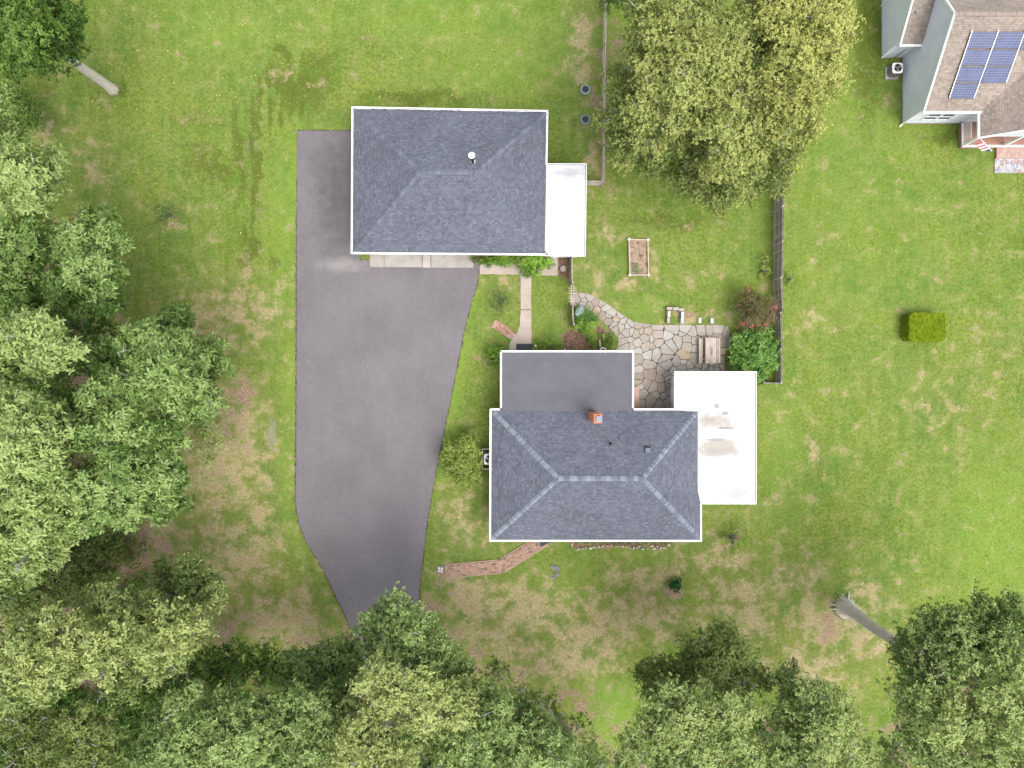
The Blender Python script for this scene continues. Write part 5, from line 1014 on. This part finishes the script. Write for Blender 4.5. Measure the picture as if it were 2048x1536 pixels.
# bottom row ---------------------------------------------------------------
tree('dark green small tree at the lawn edge left of the driveway mouth', None, [(380, 1350, 4, 36, .3), (430, 1320, 4.5, 34, .4), (480, 1330, 5, 34, .35), (450, 1360, 5, 36, .3), (520, 1310, 5, 30, .5), (350, 1375, 3.5, 30, .25), (550, 1345, 5, 32, .4)], 'deep', .2, .08, 6, 3.2, r0=.16, under=False, name='small_tree')
tree('mid green tree touching the driveway narrow end from the left', None, [(590, 1320, 6, 30, .4), (625, 1330, 7, 34, .45), (665, 1310, 7, 30, .35), (700, 1320, 7, 30, .3), (640, 1360, 7, 34, .35), (690, 1350, 6, 32, .2), (580, 1360, 6, 30, .3), (700, 1290, 6, 18, .4)], 'blue', .2, .09, 6, 3.0, r0=.18, name='tree')
tree('bluish green rounded crown at the bottom, right of the photo corner', None, [(375, 1405, 11, 36, .55), (350, 1440, 11, 30, .6), (395, 1450, 12, 36, .6), (350, 1490, 12, 34, .6), (300, 1480, 10, 26, .4), (400, 1500, 12, 36, .65), (360, 1530, 12, 36, .65), (300, 1530, 11, 34, .5), (320, 1440, 9, 30, .4), (280, 1500, 9, 30, .4)], 'blue', .2, .085, 6, 3.2, r0=.32)
tree('clumpy blue green crown in the bottom row below the dark small tree', None, [(455, 1400, 11, 30, .5), (490, 1430, 12, 34, .6), (440, 1440, 12, 30, .6), (530, 1400, 11, 28, .55), (555, 1430, 11, 30, .55), (500, 1475, 13, 34, .7), (450, 1490, 13, 32, .75), (540, 1480, 12, 32, .6), (490, 1525, 13, 36, .7), (560, 1530, 12, 36, .5), (430, 1540, 13, 34, .7)], 'blue', .2, .085, 6, 3.2, r0=.34)
tree('grey green crown in the bottom row left of the yellow topped tree', None, [(590, 1395, 11, 30, .55), (625, 1410, 12, 32, .6), (660, 1390, 10, 26, .55), (610, 1450, 12, 34, .6), (655, 1445, 12, 32, .6), (590, 1490, 12, 30, .65), (640, 1495, 13, 34, .7), (680, 1480, 11, 28, .5), (620, 1535, 13, 36, .7), (690, 1430, 9, 28, .35), (700, 1390, 8, 28, .3), (575, 1450, 11, 30, .5), (690, 1360, 8, 26, .3)], 'blue', .2, .085, 6, 3.2, r0=.34)
tree('leafy green tree overhanging the narrow end of the driveway', (888, 1310), [(750, 1225, 10, 26, .45), (735, 1250, 9, 22, .4), (805, 1215, 11, 34, .5), (835, 1235, 11, 30, .45), (780, 1250, 11, 34, .5), (825, 1275, 12, 38, .6), (870, 1290, 11, 34, .5), (790, 1300, 12, 34, .7), (845, 1320, 12, 36, .6), (900, 1320, 10, 34, .4), (925, 1350, 9, 28, .35), (750, 1290, 9, 26, .35), (725, 1310, 8, 22, .3)], 'blue', .2, .09, 6, 3.2, r0=.36)
tree('yellow topped rounded crown in the middle of the bottom row', (905, 1420), [(770, 1335, 14, 34, .75), (740, 1360, 14, 32, .75), (800, 1370, 14, 36, .8), (770, 1395, 14, 32, .7), (850, 1365, 14, 34, .6), (860, 1405, 14, 38, .85), (830, 1430, 14, 34, .8), (900, 1385, 13, 32, .65), (920, 1425, 13, 34, .8), (885, 1450, 13, 32, .65), (935, 1375, 11, 28, .5)], 'yellow', .2, .085, 6, 3.3, r0=.42)
tree('yellow green crown touching the bottom edge below the driveway', (694, 1500), [(765, 1420, 12, 26, .8), (730, 1445, 14, 34, .75), (705, 1480, 14, 32, .8), (765, 1470, 14, 34, .8), (740, 1515, 15, 38, .85), (800, 1500, 14, 36, .8), (690, 1530, 14, 36, .8), (790, 1540, 15, 36, .8), (850, 1490, 12, 28, .4), (715, 1415, 12, 26, .6)], 'yellow', .2, .085, 6, 3.3, r0=.42)
tree('rounded green crown right of the yellow topped one in the bottom row', None, [(975, 1390, 11, 30, .5), (990, 1420, 12, 34, .55), (960, 1450, 12, 32, .6), (1010, 1455, 12, 30, .5), (935, 1490, 13, 36, .65), (900, 1520, 13, 36, .7), (950, 1535, 13, 38, .7), (985, 1490, 10, 26, .3)], 'blue', .2, .085, 6, 3.2, r0=.34)
tree('greyish green crown low in the bottom row right of centre', None, [(1040, 1410, 9, 26, .4), (1060, 1440, 10, 30, .45), (1035, 1475, 11, 32, .55), (1080, 1480, 11, 34, .55), (1050, 1520, 12, 38, .6), (1110, 1515, 11, 34, .55), (1095, 1455, 9, 24, .4), (1000, 1510, 11, 34, .5), (1180, 1525, 8, 26, .4), (1140, 1500, 9, 28, .5), (1150, 1540, 9, 30, .5)], 'blue', .2, .085, 6, 3.0, r0=.3)
tree('sparse olive undergrowth tree at the brown lawn edge', None, [(990, 1350, 4, 22, .35), (1030, 1375, 4, 24, .4), (1000, 1330, 3.5, 16, .3), (1070, 1395, 4, 22, .35), (1120, 1430, 4, 24, .35), (1100, 1400, 3, 18, .4), (1160, 1450, 4, 24, .3), (1180, 1490, 4, 26, .35), (1200, 1520, 4, 26, .35)], 'olive', .17, .07, 5, 2.0, r0=.1, under=False, name='small_tree')
# bottom right
tree('dark olive leaved tree behind the pale crowns, bottom right of centre', None, [(1440, 1265, 8, 32, .45), (1400, 1290, 8, 36, .45), (1460, 1300, 9, 36, .5), (1420, 1330, 9, 40, .5), (1370, 1335, 8, 36, .4), (1320, 1345, 7, 34, .4), (1285, 1345, 6, 24, .4), (1490, 1340, 8, 30, .45), (1350, 1375, 8, 34, .35), (1300, 1375, 6, 26, .3), (1460, 1370, 8, 34, .35), (1520, 1360, 7, 24, .35)], 'olive', .18, .08, 6, 3.0, r0=.34)
tree('pale blue green crown with bare twigs at the bottom, left of two', None, [(1345, 1385, 12, 34, .7), (1310, 1420, 12, 36, .65), (1370, 1430, 13, 36, .75), (1290, 1460, 12, 30, .65), (1340, 1475, 13, 38, .75), (1400, 1400, 12, 32, .6), (1450, 1420, 13, 38, .7), (1490, 1420, 12, 32, .65), (1440, 1470, 13, 36, .6), (1400, 1500, 13, 38, .7), (1480, 1480, 12, 34, .75), (1330, 1530, 13, 38, .7), (1260, 1480, 10, 26, .5), (1500, 1520, 12, 36, .7), (1420, 1545, 13, 36, .65), (1245, 1520, 10, 26, .5)], 'mist', .2, .085, 6, 2.9, r0=.4, tw=5)
tree('pale sunlit crown with bare twigs at the bottom, beside the lawn gap', None, [(1580, 1335, 8, 16, .4), (1570, 1370, 10, 28, .4), (1620, 1380, 12, 32, .55), (1660, 1395, 12, 32, .75), (1610, 1430, 12, 34, .65), (1660, 1440, 13, 34, .8), (1695, 1430, 12, 26, .8), (1560, 1420, 11, 30, .5), (1590, 1475, 12, 34, .65), (1640, 1490, 13, 36, .75), (1690, 1480, 12, 28, .75), (1555, 1500, 12, 34, .6), (1610, 1535, 13, 38, .7), (1680, 1530, 12, 34, .65), (1730, 1490, 11, 18, .9), (1745, 1520, 10, 20, .6)], 'mist', .2, .085, 6, 2.9, r0=.4, tw=5)
tree('large dark oak in the bottom right corner with thick leaning grey trunk', (1690, 1215), [(1812, 1290, 9, 22, .35), (1822, 1325, 8, 26, .35), (1800, 1310, 8, 14, .4), (1850, 1350, 9, 30, .4), (1870, 1235, 11, 32, .4), (1850, 1275, 11, 38, .45), (1900, 1270, 12, 40, .45), (1960, 1225, 11, 34, .3), (2010, 1215, 11, 32, .25), (1960, 1270, 12, 40, .35), (2030, 1260, 12, 40, .3), (1825, 1310, 11, 28, .5), (1880, 1320, 12, 38, .45), (1940, 1325, 13, 40, .5), (2010, 1320, 13, 44, .6), (1800, 1385, 12, 24, .55), (1845, 1390, 13, 34, .65), (1890, 1400, 13, 34, .7), (1830, 1430, 12, 34, .6), (1880, 1450, 14, 40, .8), (1940, 1440, 13, 36, .75), (2000, 1390, 14, 44, .75), (2030, 1440, 14, 44, .7), (1970, 1490, 13, 40, .65), (1900, 1510, 13, 40, .6), (1830, 1490, 12, 34, .55), (2030, 1520, 13, 40, .6), (1860, 1545, 12, 36, .5), (1780, 1530, 10, 26, .5)], 'mist', .2, .09, 6, 2.9, r0=.40, barkm='bark_pale', flare=True, top=11.5, tw=4)
# top right big tree(s)
tree('big golden olive tree on the right half of the upper clump', None, [(1540, 10, 15, 40, .7), (1600, 20, 15, 42, .85), (1660, 20, 14, 40, .9), (1560, 60, 15, 40, .6), (1630, 70, 15, 42, .85), (1680, 70, 13, 30, .85), (1590, 110, 15, 38, .7), (1650, 120, 14, 36, .95), (1545, 130, 14, 36, .65), (1610, 160, 14, 36, .9), (1665, 165, 12, 30, .85), (1560, 180, 13, 34, .75), (1620, 205, 12, 32, .8), (1575, 225, 12, 34, .65), (1620, 245, 10, 26, .6), (1530, 215, 12, 34, .6), (1600, 270, 9, 28, .5), (1550, 265, 11, 34, .5), (1580, 310, 8, 26, .4), (1510, 20, 13, 34, .5), (1600, -30, 14, 50, .7), (1520, 90, 12, 30, .4), (1690, 30, 12, 20, .85), (1560, 350, 6, 24, .3), (1560, 380, 5, 18, .3)], 'gold', .15, .085, 6, 4.2, r0=.5, tw=5)
tree('big olive green tree on the left half of the upper clump above the yard', None, [(1290, 20, 13, 40, .35), (1350, 20, 14, 40, .6), (1410, 10, 13, 38, .4), (1275, 70, 12, 30, .6), (1330, 80, 14, 42, .75), (1390, 70, 14, 40, .75), (1450, 60, 14, 38, .6), (1265, 120, 12, 30, .5), (1310, 140, 14, 40, .75), (1370, 130, 15, 40, .8), (1430, 120, 15, 40, .7), (1235, 150, 10, 22, .3), (1245, 190, 11, 32, .45), (1300, 190, 14, 38, .7), (1355, 185, 15, 38, .75), (1410, 180, 14, 38, .65), (1470, 120, 14, 34, .7), (1480, 170, 13, 36, .6), (1230, 235, 10, 32, .45), (1280, 240, 13, 36, .55), (1340, 240, 13, 34, .65), (1395, 235, 12, 34, .55), (1450, 220, 13, 36, .6), (1240, 285, 9, 32, .4), (1300, 285, 11, 34, .55), (1350, 280, 10, 30, .4), (1430, 265, 13, 36, .75), (1480, 270, 12, 34, .6), (1250, 325, 7, 26, .45), (1300, 325, 7, 30, .35), (1500, 320, 11, 34, .5), (1450, 310, 12, 34, .7), (1430, 340, 11, 30, .75), (1480, 355, 10, 32, .65), (1390, 310, 8, 32, .35), (1360, 360, 7, 28, .3), (1530, 360, 7, 26, .3), (1400, 375, 7, 32, .35), (1450, 385, 8, 34, .35), (1500, 385, 7, 26, .35), (1440, 415, 6, 22, .35), (1270, 25, 10, 24, .2), (1225, 275, 8, 20, .35)], 'olgold', .15, .085, 6, 4.0, r0=.55, tw=4)
tree('dark evergreen sprig of a tree at the top edge over the rail fence', None, [(1215, 5, 4, 16, .4), (1240, 0, 5, 22, .3), (1225, -30, 5, 30, .3)], 'deep', .15, .06, 6, 4.0, r0=.08, under=False, name='small_tree')
# woodland floor growth under the crowns
UG = []
for (x0_, x1_, y0_, y1_, k) in ((-60, 150, 560, 1230, 190), (100, 300, 1040, 1240, 40), (-60, 330, 1370, 1600, 240), (250, 700, 1390, 1620, 260), (700, 1130, 1440, 1620, 160), (1270, 1720, 1430, 1620, 110), (1820, 2080, 1330, 1620, 70), (1300, 1560, 40, 300, 50)):
    for _ in range(k): UG.append((*G(random.uniform(x0_, x1_), random.uniform(y0_, y1_))[:2], random.uniform(.2, .9), random.uniform(.5, 1.1), .6, random.uniform(.2, .6)))
P, A, T = lobes_points(UG, 5, 3, .15, zmin=0, fill=.2); me = leaf_mesh('undergrowth', P, A, T, F['deep'], .16, .09, 5)
o = bpy.data.objects.new('undergrowth', me); S.collection.objects.link(o); tag(o, 'dark leafy undergrowth on the woodland floor beneath the crowns', 'undergrowth', kind='stuff')
# ------------------------------------------------------------------ shrubs
def shrub(label, lobes, fol, L, Wd, nper=6, clump=7, per=4, spread=.09, name='shrub', cat='shrub', group=None, flowers=None, fill=.4, stems=5, stemr=.018, droop=.15):
    Lb = [(*W(a[0], a[1], a[2])[:2], a[2], M(a[3], a[2]), a[5] if len(a) > 5 else .8, a[4]) for a in lobes]
    cx_ = sum(l[0] for l in Lb) / len(Lb); cy_ = sum(l[1] for l in Lb) / len(Lb)
    t = empty(name, (cx_, cy_, 0), label, cat, group); rand = random.Random(len(label)); mb = MB()
    for l in Lb:
        for _ in range(stems): e = Vector((l[0] + rand.uniform(-1, 1) * l[3] * .7, l[1] + rand.uniform(-1, 1) * l[3] * .7, l[2] + l[3] * .3)); mb.tube([(cx_ + rand.uniform(-.1, .1), cy_ + rand.uniform(-.1, .1), 0), Vector((cx_, cy_, 0)).lerp(e, .6) + Vector((0, 0, .1)), e], [stemr * 1.5, stemr, .005], 5, cap=False)
    mb.build('stems', MT['bark'], t)
    P, A, T = lobes_points(Lb, clump * (5.5 if fol in ('straw', 'olive') else 3.2), per, spread, zmin=-.3, fill=fill); me = leaf_mesh('foliage', P, A, T, F[fol], L, Wd, nper, droop)
    o = bpy.data.objects.new('foliage', me); S.collection.objects.link(o); o.parent = t; o.matrix_parent_inverse = Matrix.Translation((-cx_, -cy_, 0))
    if flowers:
        Lf = [(*W(a[0], a[1], a[2])[:2], a[2], M(a[3], a[2]), .6, .5) for a in flowers]; P, A, T = lobes_points(Lf, 16, 5, .06, zmin=-.1, fill=.2)
        me = leaf_mesh('blossom', P, A, T, F['pink'], .06, .05, 4); o = bpy.data.objects.new('blossom', me); S.collection.objects.link(o); o.parent = t; o.matrix_parent_inverse = Matrix.Translation((-cx_, -cy_, 0))
    return t
hl = []
rr = random.Random(12)
for k in range(34):
    a = k * 2.4; q = math.sqrt((k + .5) / 34) * 44; hl.append((1508 + q * math.cos(a) * 1.05, 708 + q * math.sin(a) * 1.15, 1.6 - q * .018 + rr.random() * .2, 10.5, .42 + rr.random() * .35, .9))
shrub('large rounded bright green shrub beside the picnic table and white roof', hl, 'hydr', .17, .085, 7, 9, 3, .07, stems=2)
shrub('reddish bush with pink blossoms against the board fence', [(1500, 600, 1.8, 20, .4), (1520, 615, 2, 24, .35), (1490, 620, 1.8, 20, .25), (1510, 640, 1.8, 24, .45), (1485, 645, 1.5, 14, .6), (1535, 635, 2, 18, .6), (1495, 585, 1.4, 12, .6), (1540, 605, 1.6, 14, .5)], 'red', .10, .035, 6, 9, 4, .1, flowers=[(1496, 580, 1.7, 6), (1500, 648, 2.1, 9), (1520, 650, 2.1, 8), (1543, 632, 2.2, 9), (1548, 618, 2, 6), (1486, 650, 1.9, 6), (1535, 648, 2.2, 8), (1478, 610, 1.6, 4), (1551, 610, 2, 5)])
shrub('airy olive green shrub left of the house beside the air conditioner', [(905, 905, 1.8, 20, .6), (935, 895, 2, 22, .65), (920, 925, 2.1, 26, .55), (900, 935, 1.6, 18, .5), (945, 925, 1.9, 20, .6), (925, 960, 1.5, 18, .5), (950, 950, 1.5, 14, .55), (890, 915, 1.3, 12, .5), (940, 872, 1.4, 12, .6)], 'straw', .12, .06, 5, 8, 3, .12, fill=.3)
shrub('low dark bush with reddish edges at the flat roof corner', [(985, 695, .8, 12, .5), (992, 710, .9, 15, .6), (980, 712, .7, 11, .35), (1000, 695, .7, 10, .4), (985, 725, .6, 9, .3)], 'lime', .09, .045, 6, 12, 3, .06)
for i, (lab, lb) in enumerate((('small round green shrub at the corner of the concrete apron', [(952, 519, .5, 8, .5)]), ('dark green low shrub left in the bed under the garage eave', [(968, 522, .6, 9, .35), (980, 523, .6, 9, .4)]), ('green low shrub in the middle of the garage bed', [(996, 520, .7, 10, .5), (1010, 520, .8, 11, .55), (1022, 522, .8, 11, .5)]), ('bright lime shrub sprawling over the concrete walk corner', [(1040, 520, 1.0, 14, .6), (1060, 520, 1.1, 15, .7), (1078, 518, 1.1, 14, .8), (1095, 521, 1.0, 11, .9), (1050, 536, .9, 12, .5), (1068, 536, 1.0, 12, .65), (1072, 548, .8, 8, .7), (1085, 532, .9, 9, .8), (1056, 547, .7, 7, .45), (1102, 530, .8, 6, .7)]))):
    shrub(lab, lb, 'lime', .13, .055, 6, 14, 3, .06, group='shrubs in the bed under the garage eave')
shrub('feathery dark green sapling on the grass left of the concrete walk', [(1000, 590, .6, 11, .3), (990, 603, .6, 12, .3), (1005, 607, .7, 13, .35), (1000, 620, .5, 9, .3), (1014, 598, .4, 7, .3)], 'oak', .2, .03, 5, 5, 2, .08, name='sapling', cat='sapling', stems=3)
shrub('soft green fern mass beside the flagstone path', [(1158, 622, .4, 11, .55), (1172, 628, .5, 13, .5), (1165, 640, .5, 14, .45), (1184, 634, .4, 10, .45), (1192, 640, .3, 7, .4), (1152, 630, .4, 9, .4)], 'hydr', .18, .02, 7, 14, 3, .06, name='fern', cat='fern', stems=1)
shrub('arching yellow green shrub in the mulch bed above the flat roof', [(1158, 650, .9, 9, .8), (1172, 652, .8, 8, .75), (1184, 646, .8, 7, .8), (1170, 665, .6, 9, .5), (1180, 680, .5, 8, .45), (1190, 690, .4, 8, .4), (1150, 655, .7, 5, .8)], 'lime', .13, .035, 6, 12, 3, .07)
shrub('bushy green plant at the patio corner by the white planter', [(1214, 675, .5, 9, .55), (1222, 685, .5, 10, .4), (1212, 690, .4, 9, .5), (1205, 672, .5, 6, .8), (1226, 672, .4, 7, .4)], 'lime', .11, .03, 6, 12, 3, .06, name='garden_plant', cat='plant')
shrub('low green plants along the flat roof north edge', [(1085, 690, .3, 9, .6), (1097, 684, .35, 9, .7), (1108, 690, .3, 9, .55), (1078, 680, .3, 6, .5), (1116, 694, .3, 8, .4)], 'lime', .10, .04, 6, 10, 3, .06, name='garden_plant', cat='plant')
shrub('leafy weeds climbing at the inside of the board fence', [(1531, 520, .4, 9, .8), (1528, 535, .4, 9, .75), (1536, 545, .4, 8, .7), (1524, 550, .3, 6, .7)], 'straw', .14, .04, 5, 7, 2, .1, name='garden_plant', cat='plant')
shrub('sprawling bright weeds outside the board fence', [(1576, 548, .2, 10, .85), (1584, 560, .2, 10, .8), (1577, 570, .2, 7, .8)], 'straw', .16, .03, 4, 4, 2, .12, name='garden_plant', cat='plant')
shrub('slender leafed sapling on the lawn right of the house corner', [(1455, 1075, 1.0, 14, .6), (1475, 1085, 1.2, 16, .6), (1490, 1075, .9, 12, .65), (1470, 1100, .8, 12, .5), (1440, 1080, .7, 9, .55), (1480, 1060, .9, 10, .6)], 'lime', .18, .045, 5, 2.6, 3, .12, name='sapling', cat='sapling', stems=4)
shrub('small leafy sapling on the upper left lawn by a bare patch', [(320, 425, .9, 14, .5), (335, 415, .9, 12, .55), (345, 430, .7, 10, .5), (325, 440, .6, 9, .4)], 'oak', .15, .06, 5, 4, 3, .12, name='sapling', cat='sapling', stems=3)
shrub('small round dark green conifer in a mulch ring on the front lawn', [(1351, 1170, .45, 12, .5, 1.2), (1351, 1171, .8, 8, .6, 1.2)], 'fir', .08, .025, 7, 40, 4, .03, name='conifer_bush', cat='conifer')
shrub('narrow strip of low green plants behind the front edging stones', [(1075 + 85 + k * 17, 1084, .18, 6, .5 + .3 * math.sin(k)) for k in range(11)], 'lime', .09, .04, 5, 14, 3, .05, name='garden_plant', cat='plant', stems=1)
shrub('tiny green seedlings growing in the raised bed corner', [(1268, 540, .15, 6, .4), (1264, 530, .12, 4, .3), (1274, 533, .12, 4, .35)], 'hydr', .08, .03, 5, 9, 2, .05, name='seedling', cat='plant', stems=1)
# clipped hedge: box of leaves over a woody core
hd = empty('clipped_hedge', G(1851, 655), 'rectangular clipped yellow green hedge alone on the right lawn', 'hedge')
x0, x1, y0, y1 = W(1818, 0, 1.0).x, W(1891, 0, 1.0).x, W(0, 682, 1.0).y, W(0, 626, 1.0).y; cxh, cyh = (x0 + x1) / 2, (y0 + y1) / 2; hx, hy = (x1 - x0) / 2, (y1 - y0) / 2
k = 9500; P = np.stack([rng.uniform(-1, 1, k), rng.uniform(-1, 1, k), rng.uniform(0, 1, k)], 1); side = rng.random(k)
m4 = lambda a, b: (np.abs(a) ** 7 + np.abs(b) ** 7) ** (1 / 7)
th = rng.uniform(0, 2 * np.pi, k); ring = np.stack([np.cos(th), np.sin(th)], 1); ring /= m4(ring[:, 0], ring[:, 1])[:, None]
issd = side < .4; sc_ = m4(P[:, 0], P[:, 1]).clip(1, 9); xy = np.where(issd[:, None], ring, P[:, :2] / sc_[:, None]); zz = np.where(issd, P[:, 2], 1.0)
wav = 1 + .05 * (vnoise(xy[:, 0] * 3 + 9, xy[:, 1] * 3 + 9, 4) - .5); ok = ~((xy[:, 0] < -.6) & (xy[:, 1] < -2))
pos = np.stack([cxh + xy[:, 0] * hx * wav * .97, cyh + xy[:, 1] * hy * wav * .97, .06 + zz * .94 + .06 * vnoise(xy[:, 0] * 5, xy[:, 1] * 5, 8) * (zz > .9)], 1)
axh = np.where(issd[:, None], np.concatenate([ring, np.full((k, 1), .3)], 1), np.array([[0, 0, 1.0]])); axh = axh + rng.normal(0, .35, (k, 3)); axh /= np.linalg.norm(axh, axis=1, keepdims=True)
tn = .5 + .5 * (fbm(pos[:, 0] * 2.5, pos[:, 1] * 2.5, 3) - .5) + rng.normal(0, .12, k)
me = leaf_mesh('foliage', pos, axh, tn, F['hedge'], .075, .045, 6); o = bpy.data.objects.new('foliage', me); S.collection.objects.link(o); o.parent = hd; o.matrix_parent_inverse = Matrix.Translation(-hd.location)
mb = MB(); mb.box((cxh, cyh, .48), (hx * 1.85, hy * 1.85, .92), tone=.1); mb.build('woody_core', plain('hedge interior', (.08, .10, .01), .95, .3, 8), hd)
# ------------------------------------------------------------------ grass tufts and fallen leaves
NT = 190000
gx = rng.uniform(-38, 38, NT); gy = rng.uniform(-28.5, 28.5, NT); px = 1024 + gx * PPM; py = 768 - gy * PPM
def in_poly(px, py, P):
    c = np.zeros(len(px), bool)
    for i in range(len(P)):
        a, b = P[i], P[i - 1]
        if a[1] == b[1]: continue
        c ^= ((a[1] > py) != (b[1] > py)) & (px < (b[0] - a[0]) * (py - a[1]) / (b[1] - a[1]) + a[0])
    return c
bad = in_poly(px, py, drive_px) | in_poly(px, py, OUT)
for P_ in ([(705, 215), (1093, 215), (1093, 330), (1165, 330), (1165, 535), (705, 535)], [(958, 500), (1116, 500), (1116, 552), (1063, 552), (1064, 705), (1016, 705), (1016, 686), (1039, 655), (1040, 550), (958, 550)], [(1003, 706), (1262, 706), (1262, 760), (1500, 760), (1500, 1000), (1390, 1000), (1390, 1070), (985, 1070), (985, 825), (1003, 825)], [(1803, -50), (2100, -50), (2100, 248), (1803, 248)], [(1916, 240), (2100, 240), (2100, 298), (1916, 298)], [(1988, 290), (2100, 290), (2100, 348), (1988, 348)], [(1764, -50), (1810, -50), (1810, 116), (1764, 116)], [(886, 1130), (1002, 1117), (1086, 1064), (1102, 1086), (1008, 1149), (890, 1159)], [(1256, 479), (1298, 479), (1298, 553), (1256, 553)], [(988, 640), (1034, 662), (1024, 682), (980, 650)]): bad |= in_poly(px, py, P_)
gx, gy = gx[~bad], gy[~bad]; d_, s_, l_, k_, v_ = masks(gx, gy)
keep = rng.random(len(gx)) > (s_ * 1.1).clip(0, .97); gx, gy, d_, s_, l_, k_, v_ = [q[keep] for q in (gx, gy, d_, s_, l_, k_, v_)]
nb = 2; n_ = len(gx); X = np.repeat(gx, nb); Y = np.repeat(gy, nb); az = rng.uniform(0, 6.283, n_ * nb); Lb_ = rng.uniform(.03, .09, n_ * nb) ; wdt = rng.uniform(.008, .02, n_ * nb)
X = X + rng.normal(0, .03, n_ * nb); Y = Y + rng.normal(0, .03, n_ * nb)
dx, dy = np.cos(az), np.sin(az); z0 = np.full(n_ * nb, -.02)
v0 = np.stack([X - dy * wdt, Y + dx * wdt, z0], 1); v1 = np.stack([X + dy * wdt, Y - dx * wdt, z0], 1); v2 = np.stack([X + dx * Lb_, Y + dy * Lb_, rng.uniform(.005, .035, n_ * nb)], 1)
co = np.stack([v0, v1, v2], 1).reshape(-1, 3); fc = np.arange(len(co)).reshape(-1, 3); rep = lambda q: np.repeat(q, nb * 3)
me = fast_mesh('grass', co, fc, LAWN, dict(dry=rep(d_), soil=rep(s_), lush=rep(l_), dark=rep(k_), silver=rep(v_)))
o = bpy.data.objects.new('grass', me); S.collection.objects.link(o); tag(o, 'short mown grass blades over the lawns', 'grass', kind='stuff')
def scatter(name, label, cat, col, regions, size):
    mb = MB()
    for (x0_, x1_, y0_, y1_, k) in regions:
        for _ in range(k):
            p = G(random.uniform(x0_, x1_), random.uniform(y0_, y1_), .05); s_ = size * random.uniform(.5, 1.2); a = random.random() * 6.28; u_ = Vector((math.cos(a), math.sin(a), random.uniform(-.2, .2))) * s_; v = Vector((-math.sin(a), math.cos(a), random.uniform(-.2, .2))) * s_ * .6
            mb.face([p - u_, p + v * .9, p + u_, p - v * .9], None, random.random())
    tag(mb.build(name, plain(name, col, .8, .2, tone=.3)), label, cat, kind='stuff')
scatter('fallen_leaves', 'small yellow leaves scattered on the upper left lawn', 'leaves', (.50, .47, .12), [(180, 590, 0, 480, 170), (590, 1100, 0, 200, 40), (860, 1180, 0, 200, 10)], .050)
scatter('dry_debris', 'pale dry leaves and chips scattered on the bare ground', 'debris', (.33, .28, .20), [(400, 700, 1000, 1290, 160), (860, 1400, 1100, 1350, 140), (1150, 1210, 20, 300, 50), (1500, 1800, 1160, 1400, 110), (600, 900, 545, 1150, 70), (1150, 1230, 640, 700, 60), (1140, 1345, 1078, 1092, 50)], .035)
open('/tmp/leaves', 'w').write(str(NLEAF))
